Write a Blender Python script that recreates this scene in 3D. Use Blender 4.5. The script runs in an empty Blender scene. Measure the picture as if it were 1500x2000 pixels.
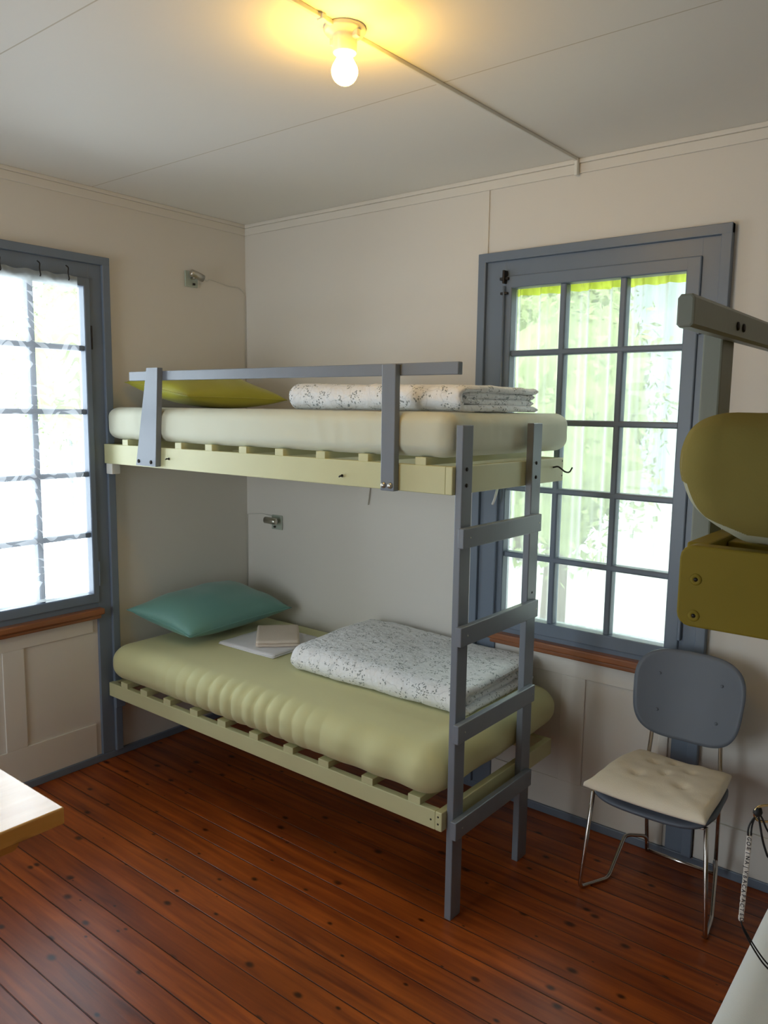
import bpy, bmesh, math, random
from mathutils import Vector, Matrix, noise

random.seed(7)
C = bpy.context.scene.collection
SC = bpy.context.scene

# ------------------------------------------------------------------ camera
cd = bpy.data.cameras.new('camera')
cam = bpy.data.objects.new('camera', cd)
C.objects.link(cam)
cd.sensor_fit = 'VERTICAL'
cd.sensor_height = 36.0
cd.lens = 36.0 * 1537.93 / 2000.0
cd.clip_start = 0.02
R_ = Vector((0.78178857, 0.62338769, 0.01394351))
F_ = Vector((-0.61687722, 0.77649809, -0.12850371)).normalized()
U_ = R_.cross(F_).normalized()
cam.matrix_world = Matrix(((R_.x, U_.x, -F_.x, 3.4427), (R_.y, U_.y, -F_.y, -3.0567),
                           (R_.z, U_.z, -F_.z, 1.76846), (0, 0, 0, 1)))
SC.camera = cam

# ------------------------------------------------------------------ view
SC.view_settings.view_transform = 'Standard'
SC.view_settings.look = 'None'
SC.view_settings.gamma = 1.0
SC.view_settings.use_curve_mapping = False
SC.view_settings.exposure = 0.38

# ------------------------------------------------------------------ world: bright hazy sky, brightest on the left-window side
W = bpy.data.worlds.new('sky')
SC.world = W
W.use_nodes = True
wn = W.node_tree.nodes
wl = W.node_tree.links
wn.clear()
wo = wn.new('ShaderNodeOutputWorld')
wb = wn.new('ShaderNodeBackground')
wt = wn.new('ShaderNodeTexCoord')
wd = wn.new('ShaderNodeVectorMath'); wd.operation = 'DOT_PRODUCT'
wd.inputs[1].default_value = (-0.92, -0.25, 0.3)
wr = wn.new('ShaderNodeValToRGB')
SKY_DIM, SKY_LIT, SKY_FRONT, SKY_STRENGTH = (0.46, 0.50, 0.545, 1), (0.58, 0.65, 0.73, 1), (0.08, 0.08, 0.08, 1), 8.6
wr.color_ramp.elements[0].position = 0.25
wr.color_ramp.elements[0].color = SKY_DIM
wr.color_ramp.elements[1].position = 0.8
wr.color_ramp.elements[1].color = SKY_LIT
wb.inputs['Strength'].default_value = SKY_STRENGTH
wl.new(wt.outputs['Generated'], wd.inputs[0])
wl.new(wd.outputs['Value'], wr.inputs['Fac'])
wf = wn.new('ShaderNodeVectorMath'); wf.operation = 'DOT_PRODUCT'
wf.inputs[1].default_value = (0.0, -1.0, 0.1)
wl.new(wt.outputs['Generated'], wf.inputs[0])
wr2 = wn.new('ShaderNodeValToRGB')
wr2.color_ramp.elements[0].position = 0.2
wr2.color_ramp.elements[0].color = (0, 0, 0, 1)
wr2.color_ramp.elements[1].position = 0.75
wr2.color_ramp.elements[1].color = SKY_FRONT
wl.new(wf.outputs['Value'], wr2.inputs['Fac'])
wa = wn.new('ShaderNodeVectorMath'); wa.operation = 'ADD'
wl.new(wr.outputs['Color'], wa.inputs[0]); wl.new(wr2.outputs['Color'], wa.inputs[1])
wl.new(wa.outputs['Vector'], wb.inputs['Color'])
wl.new(wb.outputs['Background'], wo.inputs['Surface'])


def portal(name, loc, rot, sx, sy):
    l = bpy.data.lights.new(name, 'AREA')
    l.shape = 'RECTANGLE'; l.size = sx; l.size_y = sy
    l.cycles.is_portal = True
    o = bpy.data.objects.new(name, l)
    o.location = loc; o.rotation_euler = rot
    C.objects.link(o)


portal('daylight_portal_left_window', (-0.16, -1.39, 1.58), (0, -math.pi / 2, 0), 1.6, 0.95)
portal('daylight_portal_back_window', (2.08, 0.16, 1.58), (-math.pi / 2, 0, 0), 0.95, 1.6)
# unseen window added behind the camera to brighten the room
portal('daylight_portal_added_window', (1.06, -4.56, 1.28), (math.pi / 2, 0, 0), 1.5, 2.1)

H = 2.771          # ceiling height
XR, YF = 4.06, -4.4   # right wall and front wall (behind the camera)


# ------------------------------------------------------------------ materials
def new_mat(name):
    m = bpy.data.materials.new(name)
    m.use_nodes = True
    nt = m.node_tree
    b = nt.nodes['Principled BSDF']
    return m, nt, b, nt.nodes, nt.links


def mat(name, col, rough=0.5, metal=0.0, var=0.06, scale=6.0, bump=0.0, bscale=60.0, stretch=(1, 1, 1), spec=0.5, sheen=0.0):
    m, nt, b, N, L = new_mat(name)
    b.inputs['Roughness'].default_value = rough
    b.inputs['Metallic'].default_value = metal
    b.inputs['Specular IOR Level'].default_value = spec
    if sheen:
        b.inputs['Sheen Weight'].default_value = sheen
    tc = N.new('ShaderNodeTexCoord')
    mp = N.new('ShaderNodeMapping')
    mp.inputs['Scale'].default_value = stretch
    L.new(tc.outputs['Object'], mp.inputs['Vector'])
    nz = N.new('ShaderNodeTexNoise')
    nz.inputs['Scale'].default_value = scale
    nz.inputs['Detail'].default_value = 5
    L.new(mp.outputs['Vector'], nz.inputs['Vector'])
    mx = N.new('ShaderNodeMix'); mx.data_type = 'RGBA'
    mx.inputs['A'].default_value = (*[max(0, c * (1 - var)) for c in col], 1)
    mx.inputs['B'].default_value = (*[min(1, c * (1 + var)) for c in col], 1)
    L.new(nz.outputs['Fac'], mx.inputs['Factor'])
    L.new(mx.outputs['Result'], b.inputs['Base Color'])
    if bump:
        n2 = N.new('ShaderNodeTexNoise')
        n2.inputs['Scale'].default_value = bscale
        n2.inputs['Detail'].default_value = 4
        L.new(mp.outputs['Vector'], n2.inputs['Vector'])
        bp = N.new('ShaderNodeBump')
        bp.inputs['Strength'].default_value = bump
        bp.inputs['Distance'].default_value = 0.004
        L.new(n2.outputs['Fac'], bp.inputs['Height'])
        L.new(bp.outputs['Normal'], b.inputs['Normal'])
    return m


M_wall = mat('wall_paint', (0.73, 0.69, 0.63), 0.55, var=0.025, scale=2.5, bump=0.12, bscale=25)
M_ceil_base = (0.83, 0.81, 0.76)
M_trim = mat('cream_trim_paint', (0.74, 0.70, 0.635), 0.5, var=0.02, bump=0.06, bscale=40)
M_grey = mat('grey_blue_paint', (0.160, 0.197, 0.255), 0.38, var=0.07, scale=9, bump=0.12, bscale=30, stretch=(1, 1, 0.25))
M_grey2 = mat('grey_silver_bed_paint', (0.195, 0.215, 0.25), 0.32, var=0.07, scale=12, bump=0.1, bscale=40, stretch=(1, 1, 0.2))
M_bed = mat('pale_lime_paint', (0.60, 0.58, 0.325), 0.4, var=0.05, scale=8, bump=0.1, bscale=30)
M_bed2 = mat('yellow_green_paint', (0.25, 0.18, 0.020), 0.55, var=0.08, scale=14, bump=0.12, bscale=40, spec=0.15)
M_guard2 = mat('green_grey_paint', (0.24, 0.25, 0.20), 0.4, var=0.05, bump=0.1)
M_sheet = mat('lime_fitted_sheet', (0.60, 0.58, 0.30), 0.75, var=0.035, scale=5, bump=0.12, bscale=400, sheen=0.15)
M_sheetw = mat('window_lit_fitted_sheet', (0.64, 0.64, 0.50), 0.75, var=0.03, scale=5, bump=0.12, bscale=400, sheen=0.15)  # lime sheet with the bluish window light put into its colour
M_sheeto = mat('olive_cream_sheet', (0.26, 0.21, 0.058), 0.85, var=0.05, scale=5, bump=0.15, bscale=300, spec=0.1)
M_sheetc = mat('pale_grey_green_cover', (0.50, 0.50, 0.36), 0.85, var=0.05, scale=5, bump=0.15, bscale=300, spec=0.1)
M_bluew = mat('cool_white_sheet', (0.72, 0.74, 0.73), 0.75, var=0.03, scale=5, bump=0.1, bscale=300)
M_teal = mat('teal_satin_cotton', (0.15, 0.34, 0.295), 0.42, var=0.06, scale=4, bump=0.1, bscale=300, sheen=0.25)
M_lime = mat('lime_satin_cotton', (0.47, 0.45, 0.04), 0.42, var=0.06, scale=4, bump=0.1, bscale=300, sheen=0.2)
M_towelw = mat('white_cotton', (0.78, 0.76, 0.78), 0.85, var=0.02, bump=0.3, bscale=300)
M_towelb = mat('cream_terry', (0.78, 0.66, 0.55), 0.95, var=0.04, bump=0.7, bscale=350)
M_chrome = mat('worn_chrome', (0.62, 0.58, 0.54), 0.22, 1.0, var=0.08, scale=20)
M_steel = mat('brushed_steel', (0.56, 0.54, 0.48), 0.3, 1.0, var=0.05, scale=30)
M_dark = mat('dark_metal', (0.035, 0.03, 0.028), 0.45, 0.7, var=0.1)
M_brass = mat('brass', (0.70, 0.52, 0.27), 0.25, 1.0, var=0.06, scale=40)
M_plast = mat('white_plastic', (0.78, 0.77, 0.72), 0.4, var=0.02)
M_porc = mat('cream_porcelain', (0.80, 0.76, 0.62), 0.25, var=0.02)
M_chair = mat('grey_blue_plywood', (0.125, 0.145, 0.18), 0.5, var=0.05, scale=7, bump=0.08, bscale=50)
M_seat = mat('cream_cotton_cushion', (0.82, 0.74, 0.60), 0.9, var=0.06, scale=8, bump=0.25, bscale=250, sheen=0.1)
M_letter = mat('dark_letter_ink', (0.03, 0.025, 0.03), 0.6)
M_cord = mat('black_cord', (0.012, 0.011, 0.012), 0.6, var=0.1)
M_cordw = mat('clear_white_cord', (0.62, 0.60, 0.54), 0.4, var=0.03)
M_bead = mat('white_letter_bead', (0.80, 0.74, 0.68), 0.4, var=0.03)
M_glassplate = mat('greenish_glass_plate', (0.42, 0.47, 0.40), 0.12, var=0.02)
M_ground = mat('washed_out_ground', (0.36, 0.36, 0.34), 0.9, var=0.15, scale=6)  # sunlit, washed-out look of the ground put into its colour
M_hill = mat('hazy_slope', (0.20, 0.23, 0.23), 0.9, var=0.25, scale=0.6)
M_bark = mat('bark', (0.12, 0.085, 0.06), 0.9, var=0.3, scale=12, bump=0.6)


def wood_mat(name, c1, c2, axis, rough, ring=22.0, knots=True, coat=0.3):
    """softwood: long grain along the given axis, dark knots"""
    m, nt, b, N, L = new_mat(name)
    tc = N.new('ShaderNodeTexCoord')
    mp = N.new('ShaderNodeMapping')
    s = [1.0, 1.0, 1.0]; s[axis] = 0.08
    mp.inputs['Scale'].default_value = s
    L.new(tc.outputs['Object'], mp.inputs['Vector'])
    nz = N.new('ShaderNodeTexNoise'); nz.inputs['Scale'].default_value = ring; nz.inputs['Detail'].default_value = 6
    nz.inputs['Distortion'].default_value = 0.6
    L.new(mp.outputs['Vector'], nz.inputs['Vector'])
    cr = N.new('ShaderNodeValToRGB')
    cr.color_ramp.elements[0].color = (*c1, 1); cr.color_ramp.elements[0].position = 0.3
    cr.color_ramp.elements[1].color = (*c2, 1); cr.color_ramp.elements[1].position = 0.7
    L.new(nz.outputs['Fac'], cr.inputs['Fac'])
    out = cr.outputs['Color']
    if knots:
        m2 = N.new('ShaderNodeMapping'); s2 = [1.0, 1.0, 1.0]; s2[axis] = 0.55
        m2.inputs['Scale'].default_value = s2
        L.new(tc.outputs['Object'], m2.inputs['Vector'])
        vo = N.new('ShaderNodeTexVoronoi'); vo.inputs['Scale'].default_value = 5.0
        L.new(m2.outputs['Vector'], vo.inputs['Vector'])
        k = N.new('ShaderNodeValToRGB')
        k.color_ramp.elements[0].color = (0.25, 0.17, 0.12, 1); k.color_ramp.elements[0].position = 0.05
        k.color_ramp.elements[1].color = (1, 1, 1, 1); k.color_ramp.elements[1].position = 0.13
        L.new(vo.outputs['Distance'], k.inputs['Fac'])
        mu = N.new('ShaderNodeMix'); mu.data_type = 'RGBA'; mu.blend_type = 'MULTIPLY'; mu.inputs['Factor'].default_value = 1
        L.new(out, mu.inputs['A']); L.new(k.outputs['Color'], mu.inputs['B'])
        out = mu.outputs['Result']
    L.new(out, b.inputs['Base Color'])
    b.inputs['Roughness'].default_value = rough
    b.inputs['Coat Weight'].default_value = coat
    b.inputs['Coat Roughness'].default_value = 0.2
    return m


M_sill = wood_mat('orange_brown_sill_wood', (0.22, 0.07, 0.022), (0.36, 0.13, 0.045), 0, 0.35, 30, False)
M_sill_y = wood_mat('orange_brown_sill_wood_y', (0.22, 0.07, 0.022), (0.36, 0.13, 0.045), 1, 0.35, 30, False)
M_pine = wood_mat('lacquered_pine', (0.70, 0.34, 0.07), (0.85, 0.48, 0.14), 1, 0.3, 20)
M_pine_top = wood_mat('lacquered_pine_top', (0.74, 0.38, 0.085), (0.88, 0.53, 0.17), 1, 0.3, 24, True, 1.0)


def floor_mat():
    """red-brown varnished boards running along x, 10.3 cm wide"""
    m, nt, b, N, L = new_mat('red_brown_floorboards')
    tc = N.new('ShaderNodeTexCoord')
    sp = N.new('ShaderNodeSeparateXYZ'); L.new(tc.outputs['Object'], sp.inputs[0])

    def math_(op, a, bb=None, cc=None):
        n = N.new('ShaderNodeMath'); n.operation = op
        for i, v in enumerate((a, bb, cc)):
            if v is None: continue
            if isinstance(v, (int, float)): n.inputs[i].default_value = v
            else: L.new(v, n.inputs[i])
        return n.outputs[0]
    y = math_('DIVIDE', math_('ADD', sp.outputs['Y'], 2.046), 0.1033)
    idx = math_('FLOOR', y)
    fr = math_('FRACT', y)
    d = math_('MINIMUM', fr, math_('SUBTRACT', 1.0, fr))
    wnz = N.new('ShaderNodeTexWhiteNoise'); wnz.noise_dimensions = '1D'
    L.new(idx, wnz.inputs['W'])
    rnd = wnz.outputs['Value']
    gapw = math_('MULTIPLY_ADD', rnd, 0.018, 0.008)
    gap = N.new('ShaderNodeMapRange'); gap.interpolation_type = 'SMOOTHSTEP'
    L.new(d, gap.inputs['Value']); gap.inputs['From Min'].default_value = 0.006
    L.new(math_('ADD', gapw, 0.012), gap.inputs['From Max'])
    # grain
    cx = N.new('ShaderNodeCombineXYZ')
    L.new(math_('MULTIPLY_ADD', sp.outputs['X'], 0.9, math_('MULTIPLY', rnd, 37.0)), cx.inputs['X'])
    L.new(math_('MULTIPLY', sp.outputs['Y'], 14.0), cx.inputs['Y'])
    L.new(math_('MULTIPLY', idx, 3.7), cx.inputs['Z'])
    nz = N.new('ShaderNodeTexNoise'); nz.inputs['Scale'].default_value = 2.6; nz.inputs['Detail'].default_value = 7
    nz.inputs['Distortion'].default_value = 0.5
    L.new(cx.outputs[0], nz.inputs['Vector'])
    cr = N.new('ShaderNodeValToRGB')
    e = cr.color_ramp.elements
    e[0].position = 0.25; e[0].color = (0.15, 0.026, 0.007, 1)
    e[1].position = 0.78; e[1].color = (0.50, 0.115, 0.015, 1)
    L.new(nz.outputs['Fac'], cr.inputs['Fac'])
    hue = N.new('ShaderNodeMix'); hue.data_type = 'RGBA'; hue.blend_type = 'MULTIPLY'; hue.inputs['Factor'].default_value = 1
    br = N.new('ShaderNodeMix'); br.data_type = 'RGBA'
    br.inputs['A'].default_value = (0.78, 0.74, 0.78, 1); br.inputs['B'].default_value = (1.18, 1.2, 1.1, 1)
    L.new(rnd, br.inputs['Factor'])
    L.new(cr.outputs['Color'], hue.inputs['A']); L.new(br.outputs['Result'], hue.inputs['B'])
    # large blotches of wear
    n3 = N.new('ShaderNodeTexNoise'); n3.inputs['Scale'].default_value = 1.7; n3.inputs['Detail'].default_value = 5
    L.new(tc.outputs['Object'], n3.inputs['Vector'])
    r3 = N.new('ShaderNodeMapRange'); r3.inputs['From Min'].default_value = 0.3; r3.inputs['From Max'].default_value = 0.7
    r3.inputs['To Min'].default_value = 0.72; r3.inputs['To Max'].default_value = 1.15
    L.new(n3.outputs['Fac'], r3.inputs['Value'])
    # knots
    kv = N.new('ShaderNodeCombineXYZ')
    L.new(math_('MULTIPLY_ADD', sp.outputs['X'], 0.62, math_('MULTIPLY', rnd, 11.0)), kv.inputs['X'])
    L.new(sp.outputs['Y'], kv.inputs['Y'])
    vo = N.new('ShaderNodeTexVoronoi'); vo.inputs['Scale'].default_value = 7.2; vo.voronoi_dimensions = '2D'
    L.new(kv.outputs[0], vo.inputs['Vector'])
    vr = N.new('ShaderNodeSeparateColor'); L.new(vo.outputs['Color'], vr.inputs[0])
    kth = math_('MULTIPLY_ADD', vr.outputs[0], 0.085, 0.012)
    kn = N.new('ShaderNodeMapRange'); kn.interpolation_type = 'SMOOTHSTEP'
    L.new(vo.outputs['Distance'], kn.inputs['Value'])
    L.new(math_('MULTIPLY', kth, 0.3), kn.inputs['From Min']); L.new(math_('MULTIPLY', kth, 1.5), kn.inputs['From Max'])
    kn.inputs['To Min'].default_value = 0.16; kn.inputs['To Max'].default_value = 1.0
    tot = math_('MULTIPLY', math_('MULTIPLY', kn.outputs[0], r3.outputs[0]), math_('MULTIPLY_ADD', gap.outputs[0], 0.86, 0.14))
    fin = N.new('ShaderNodeMix'); fin.data_type = 'RGBA'; fin.blend_type = 'MULTIPLY'; fin.inputs['Factor'].default_value = 1
    cc = N.new('ShaderNodeCombineColor')
    for i in range(3): L.new(tot, cc.inputs[i])
    L.new(hue.outputs['Result'], fin.inputs['A']); L.new(cc.outputs[0], fin.inputs['B'])
    L.new(fin.outputs['Result'], b.inputs['Base Color'])
    rr = N.new('ShaderNodeMapRange'); rr.inputs['To Min'].default_value = 0.24; rr.inputs['To Max'].default_value = 0.40
    L.new(n3.outputs['Fac'], rr.inputs['Value']); L.new(rr.outputs[0], b.inputs['Roughness'])
    b.inputs['Specular IOR Level'].default_value = 0.42
    bp = N.new('ShaderNodeBump'); bp.inputs['Strength'].default_value = 0.5; bp.inputs['Distance'].default_value = 0.004
    L.new(math_('ADD', gap.outputs[0], math_('MULTIPLY', nz.outputs['Fac'], 0.25)), bp.inputs['Height'])
    L.new(bp.outputs['Normal'], b.inputs['Normal'])
    return m


def ceiling_mat():
    """painted boards with two thin joints running along x"""
    m, nt, b, N, L = new_mat('ceiling_paint')
    tc = N.new('ShaderNodeTexCoord')
    sp = N.new('ShaderNodeSeparateXYZ'); L.new(tc.outputs['Object'], sp.inputs[0])
    fac = None
    for yy in (-0.938, -1.862, -2.79, -3.71):
        a = N.new('ShaderNodeMath'); a.operation = 'SUBTRACT'; L.new(sp.outputs['Y'], a.inputs[0]); a.inputs[1].default_value = yy
        c = N.new('ShaderNodeMath'); c.operation = 'ABSOLUTE'; L.new(a.outputs[0], c.inputs[0])
        g = N.new('ShaderNodeMath'); g.operation = 'LESS_THAN'; L.new(c.outputs[0], g.inputs[0]); g.inputs[1].default_value = 0.0022
        if fac is None: fac = g.outputs[0]
        else:
            s = N.new('ShaderNodeMath'); s.operation = 'MAXIMUM'; L.new(fac, s.inputs[0]); L.new(g.outputs[0], s.inputs[1]); fac = s.outputs[0]
    mx = N.new('ShaderNodeMix'); mx.data_type = 'RGBA'
    mx.inputs['A'].default_value = (*M_ceil_base, 1); mx.inputs['B'].default_value = (0.58, 0.53, 0.43, 1)
    L.new(fac, mx.inputs['Factor']); L.new(mx.outputs['Result'], b.inputs['Base Color'])
    b.inputs['Roughness'].default_value = 0.6
    nz = N.new('ShaderNodeTexNoise'); nz.inputs['Scale'].default_value = 70; nz.inputs['Detail'].default_value = 3
    L.new(tc.outputs['Object'], nz.inputs['Vector'])
    bp = N.new('ShaderNodeBump'); bp.inputs['Strength'].default_value = 0.1; bp.inputs['Distance'].default_value = 0.003
    L.new(nz.outputs['Fac'], bp.inputs['Height']); L.new(bp.outputs['Normal'], b.inputs['Normal'])
    return m


def duvet_mat():
    """white cotton with small grey-green sprigs"""
    m, nt, b, N, L = new_mat('white_sprig_print_cotton')
    tc = N.new('ShaderNodeTexCoord')
    nzv = N.new('ShaderNodeTexNoise'); nzv.inputs['Scale'].default_value = 9
    L.new(tc.outputs['Object'], nzv.inputs['Vector'])
    ad = N.new('ShaderNodeMix'); ad.data_type = 'VECTOR'; ad.inputs['Factor'].default_value = 0.06
    L.new(tc.outputs['Object'], ad.inputs['A']); L.new(nzv.outputs['Color'], ad.inputs['B'])
    vo = N.new('ShaderNodeTexVoronoi'); vo.inputs['Scale'].default_value = 115
    L.new(ad.outputs['Result'], vo.inputs['Vector'])
    lt = N.new('ShaderNodeMath'); lt.operation = 'LESS_THAN'; lt.inputs[1].default_value = 0.40
    L.new(vo.outputs['Distance'], lt.inputs[0])
    cl = N.new('ShaderNodeTexNoise'); cl.inputs['Scale'].default_value = 30; cl.inputs['Detail'].default_value = 2
    L.new(tc.outputs['Object'], cl.inputs['Vector'])
    gt = N.new('ShaderNodeMath'); gt.operation = 'GREATER_THAN'; gt.inputs[1].default_value = 0.545
    L.new(cl.outputs['Fac'], gt.inputs[0])
    a = N.new('ShaderNodeMath'); a.operation = 'MULTIPLY'; L.new(lt.outputs[0], a.inputs[0]); L.new(gt.outputs[0], a.inputs[1])
    # thin stems
    wv = N.new('ShaderNodeTexVoronoi'); wv.feature = 'DISTANCE_TO_EDGE'; wv.inputs['Scale'].default_value = 11
    L.new(ad.outputs['Result'], wv.inputs['Vector'])
    l2 = N.new('ShaderNodeMath'); l2.operation = 'LESS_THAN'; l2.inputs[1].default_value = 0.012
    L.new(wv.outputs['Distance'], l2.inputs[0])
    a2 = N.new('ShaderNodeMath'); a2.operation = 'MULTIPLY_ADD'; L.new(l2.outputs[0], a2.inputs[0]); a2.inputs[1].default_value = 0.22
    L.new(a.outputs[0], a2.inputs[2])
    a2.use_clamp = True
    mx = N.new('ShaderNodeMix'); mx.data_type = 'RGBA'
    mx.inputs['A'].default_value = (0.87, 0.87, 0.88, 1); mx.inputs['B'].default_value = (0.31, 0.33, 0.33, 1)
    L.new(a2.outputs[0], mx.inputs['Factor']); L.new(mx.outputs['Result'], b.inputs['Base Color'])
    b.inputs['Roughness'].default_value = 0.85
    b.inputs['Sheen Weight'].default_value = 0.1
    n2 = N.new('ShaderNodeTexNoise'); n2.inputs['Scale'].default_value = 42; n2.inputs['Detail'].default_value = 3
    L.new(tc.outputs['Object'], n2.inputs['Vector'])
    bp = N.new('ShaderNodeBump'); bp.inputs['Strength'].default_value = 0.8; bp.inputs['Distance'].default_value = 0.010
    L.new(n2.outputs['Fac'], bp.inputs['Height']); L.new(bp.outputs['Normal'], b.inputs['Normal'])
    return m


def glass_mat():
    m = bpy.data.materials.new('clear_window_glass'); m.use_nodes = True
    N = m.node_tree.nodes; L = m.node_tree.links; N.clear()
    o = N.new('ShaderNodeOutputMaterial'); mx = N.new('ShaderNodeMixShader')
    t = N.new('ShaderNodeBsdfTransparent'); t.inputs[0].default_value = (0.96, 0.98, 0.97, 1)
    g = N.new('ShaderNodeBsdfGlossy'); g.inputs['Roughness'].default_value = 0.02
    nz = N.new('ShaderNodeTexNoise'); nz.inputs['Scale'].default_value = 3
    bp = N.new('ShaderNodeBump'); bp.inputs['Strength'].default_value = 0.03
    L.new(nz.outputs['Fac'], bp.inputs['Height']); L.new(bp.outputs['Normal'], g.inputs['Normal'])
    fr = N.new('ShaderNodeFresnel'); fr.inputs['IOR'].default_value = 1.25
    L.new(fr.outputs[0], mx.inputs[0]); L.new(t.outputs[0], mx.inputs[1]); L.new(g.outputs[0], mx.inputs[2])
    L.new(mx.outputs[0], o.inputs['Surface'])
    return m


def sheer_mat(name, col, opacity, leaf=False):
    """sheer woven cloth: part see-through, part scattering; optional white leaf print on the u,v grid"""
    m = bpy.data.materials.new(name); m.use_nodes = True
    N = m.node_tree.nodes; L = m.node_tree.links; N.clear()
    o = N.new('ShaderNodeOutputMaterial'); mx = N.new('ShaderNodeMixShader')
    t = N.new('ShaderNodeBsdfTransparent')
    t.inputs[0].default_value = (min(1, col[0] * 1.15), min(1, col[1] * 1.15), min(1, col[2] * 1.15), 1)
    tr = N.new('ShaderNodeBsdfTranslucent'); tr.inputs[0].default_value = (*col, 1)
    df = N.new('ShaderNodeBsdfDiffuse'); df.inputs[0].default_value = (*col, 1)
    m2 = N.new('ShaderNodeMixShader'); m2.inputs[0].default_value = 0.4
    L.new(tr.outputs[0], m2.inputs[1]); L.new(df.outputs[0], m2.inputs[2])
    mx.inputs[0].default_value = opacity
    tc = N.new('ShaderNodeTexCoord')
    if leaf:
        sp = N.new('ShaderNodeSeparateXYZ'); L.new(tc.outputs['UV'], sp.inputs[0])

        def mm(op, a, bb=None, cc=None):
            n = N.new('ShaderNodeMath'); n.operation = op
            for i, v in enumerate((a, bb, cc)):
                if v is None: continue
                if isinstance(v, (int, float)): n.inputs[i].default_value = v
                else: L.new(v, n.inputs[i])
            return n.outputs[0]
        nq = N.new('ShaderNodeTexNoise'); nq.inputs['Scale'].default_value = 4.5; nq.inputs['Detail'].default_value = 1
        L.new(tc.outputs['UV'], nq.inputs['Vector'])
        u = mm('FRACT', mm('MULTIPLY_ADD', nq.outputs['Fac'], 1.6, mm('MULTIPLY', sp.outputs['X'], 6.5)))
        row = mm('MULTIPLY_ADD', nq.outputs['Fac'], 7.0, mm('MULTIPLY', sp.outputs['Y'], 26.0))
        v = mm('FRACT', row)
        dv = mm('ABSOLUTE', mm('SUBTRACT', v, 0.5))
        wdt = mm('MULTIPLY', mm('SINE', mm('MULTIPLY', mm('POWER', u, 1.8), math.pi)), 0.40)
        lf = mm('LESS_THAN', dv, wdt)
        f = mm('MULTIPLY_ADD', lf, 0.30, opacity)
        L.new(f, mx.inputs[0])
    else:
        nz = N.new('ShaderNodeTexNoise'); nz.inputs['Scale'].default_value = 3
        L.new(tc.outputs['Object'], nz.inputs['Vector'])
        f = N.new('ShaderNodeMath'); f.operation = 'MULTIPLY_ADD'
        lw = N.new('ShaderNodeLayerWeight'); lw.inputs['Blend'].default_value = 0.45   # cloth looks denser along the folds
        L.new(nz.outputs['Fac'], f.inputs[0]); f.inputs[1].default_value = 0.1; f.inputs[2].default_value = opacity - 0.05
        f2 = N.new('ShaderNodeMath'); f2.operation = 'MULTIPLY_ADD'; f2.use_clamp = True
        L.new(lw.outputs['Facing'], f2.inputs[0]); f2.inputs[1].default_value = 0.75; L.new(f.outputs[0], f2.inputs[2])
        L.new(f2.outputs[0], mx.inputs[0])
    L.new(t.outputs[0], mx.inputs[1]); L.new(m2.outputs[0], mx.inputs[2])
    L.new(mx.outputs[0], o.inputs['Surface'])
    return m


def brick_mat():
    m, nt, b, N, L = new_mat('pale_pink_brick')
    tc = N.new('ShaderNodeTexCoord')
    mp = N.new('ShaderNodeMapping'); mp.inputs['Rotation'].default_value = (math.pi / 2, 0, 0)
    L.new(tc.outputs['Object'], mp.inputs['Vector'])
    bt = N.new('ShaderNodeTexBrick'); bt.inputs['Scale'].default_value = 4.0
    bt.inputs['Color1'].default_value = (0.40, 0.21, 0.17, 1); bt.inputs['Color2'].default_value = (0.47, 0.27, 0.22, 1)
    bt.inputs['Mortar'].default_value = (0.7, 0.66, 0.62, 1)
    L.new(mp.outputs['Vector'], bt.inputs['Vector'])
    L.new(bt.outputs['Color'], b.inputs['Base Color']); b.inputs['Roughness'].default_value = 0.9
    return m


def leaf_mat():
    return mat('spring_foliage', (0.26, 0.31, 0.12), 0.7, var=0.4, scale=2.2)


def bulb_mat():
    m = bpy.data.materials.new('lit_bulb'); m.use_nodes = True
    N = m.node_tree.nodes; L = m.node_tree.links; N.clear()
    o = N.new('ShaderNodeOutputMaterial'); e = N.new('ShaderNodeEmission')
    e.inputs['Color'].default_value = BULB_COLOR; e.inputs['Strength'].default_value = BULB_STRENGTH
    L.new(e.outputs[0], o.inputs['Surface'])
    return m


BULB_COLOR, BULB_STRENGTH = (1.0, 0.56, 0.07, 1), 105.0
M_floor = floor_mat()
M_ceil = ceiling_mat()
M_duvet = duvet_mat()
M_glass = glass_mat()
M_curt = sheer_mat('sheer_pale_lime_cloth', (0.66, 0.70, 0.62), 0.36)
M_curth = sheer_mat('sheer_lime_hem', (0.62, 0.70, 0.10), 0.72)
M_leafc = sheer_mat('sheer_white_leaf_print', (0.90, 0.92, 0.96), 0.22, leaf=True)
M_hemw = sheer_mat('sheer_white_hem', (0.66, 0.69, 0.68), 0.7)
M_brick = brick_mat()
M_leaf = leaf_mat()

# ------------------------------------------------------------------ object helpers
ORG = {}    # object name -> world origin (no parent is ever rotated while building)


def setp(o, label=None, cat=None, group=None, kind=None):
    if label: o['label'] = label
    if cat: o['category'] = cat
    if group: o['group'] = group
    if kind: o['kind'] = kind
    return o


def thing(name, loc, label=None, cat=None, group=None, kind=None):
    o = bpy.data.objects.new(name, None)
    o.empty_display_size = 0.1
    C.objects.link(o)
    o.location = loc
    ORG[o.name] = Vector(loc)
    return setp(o, label, cat, group, kind)


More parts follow.
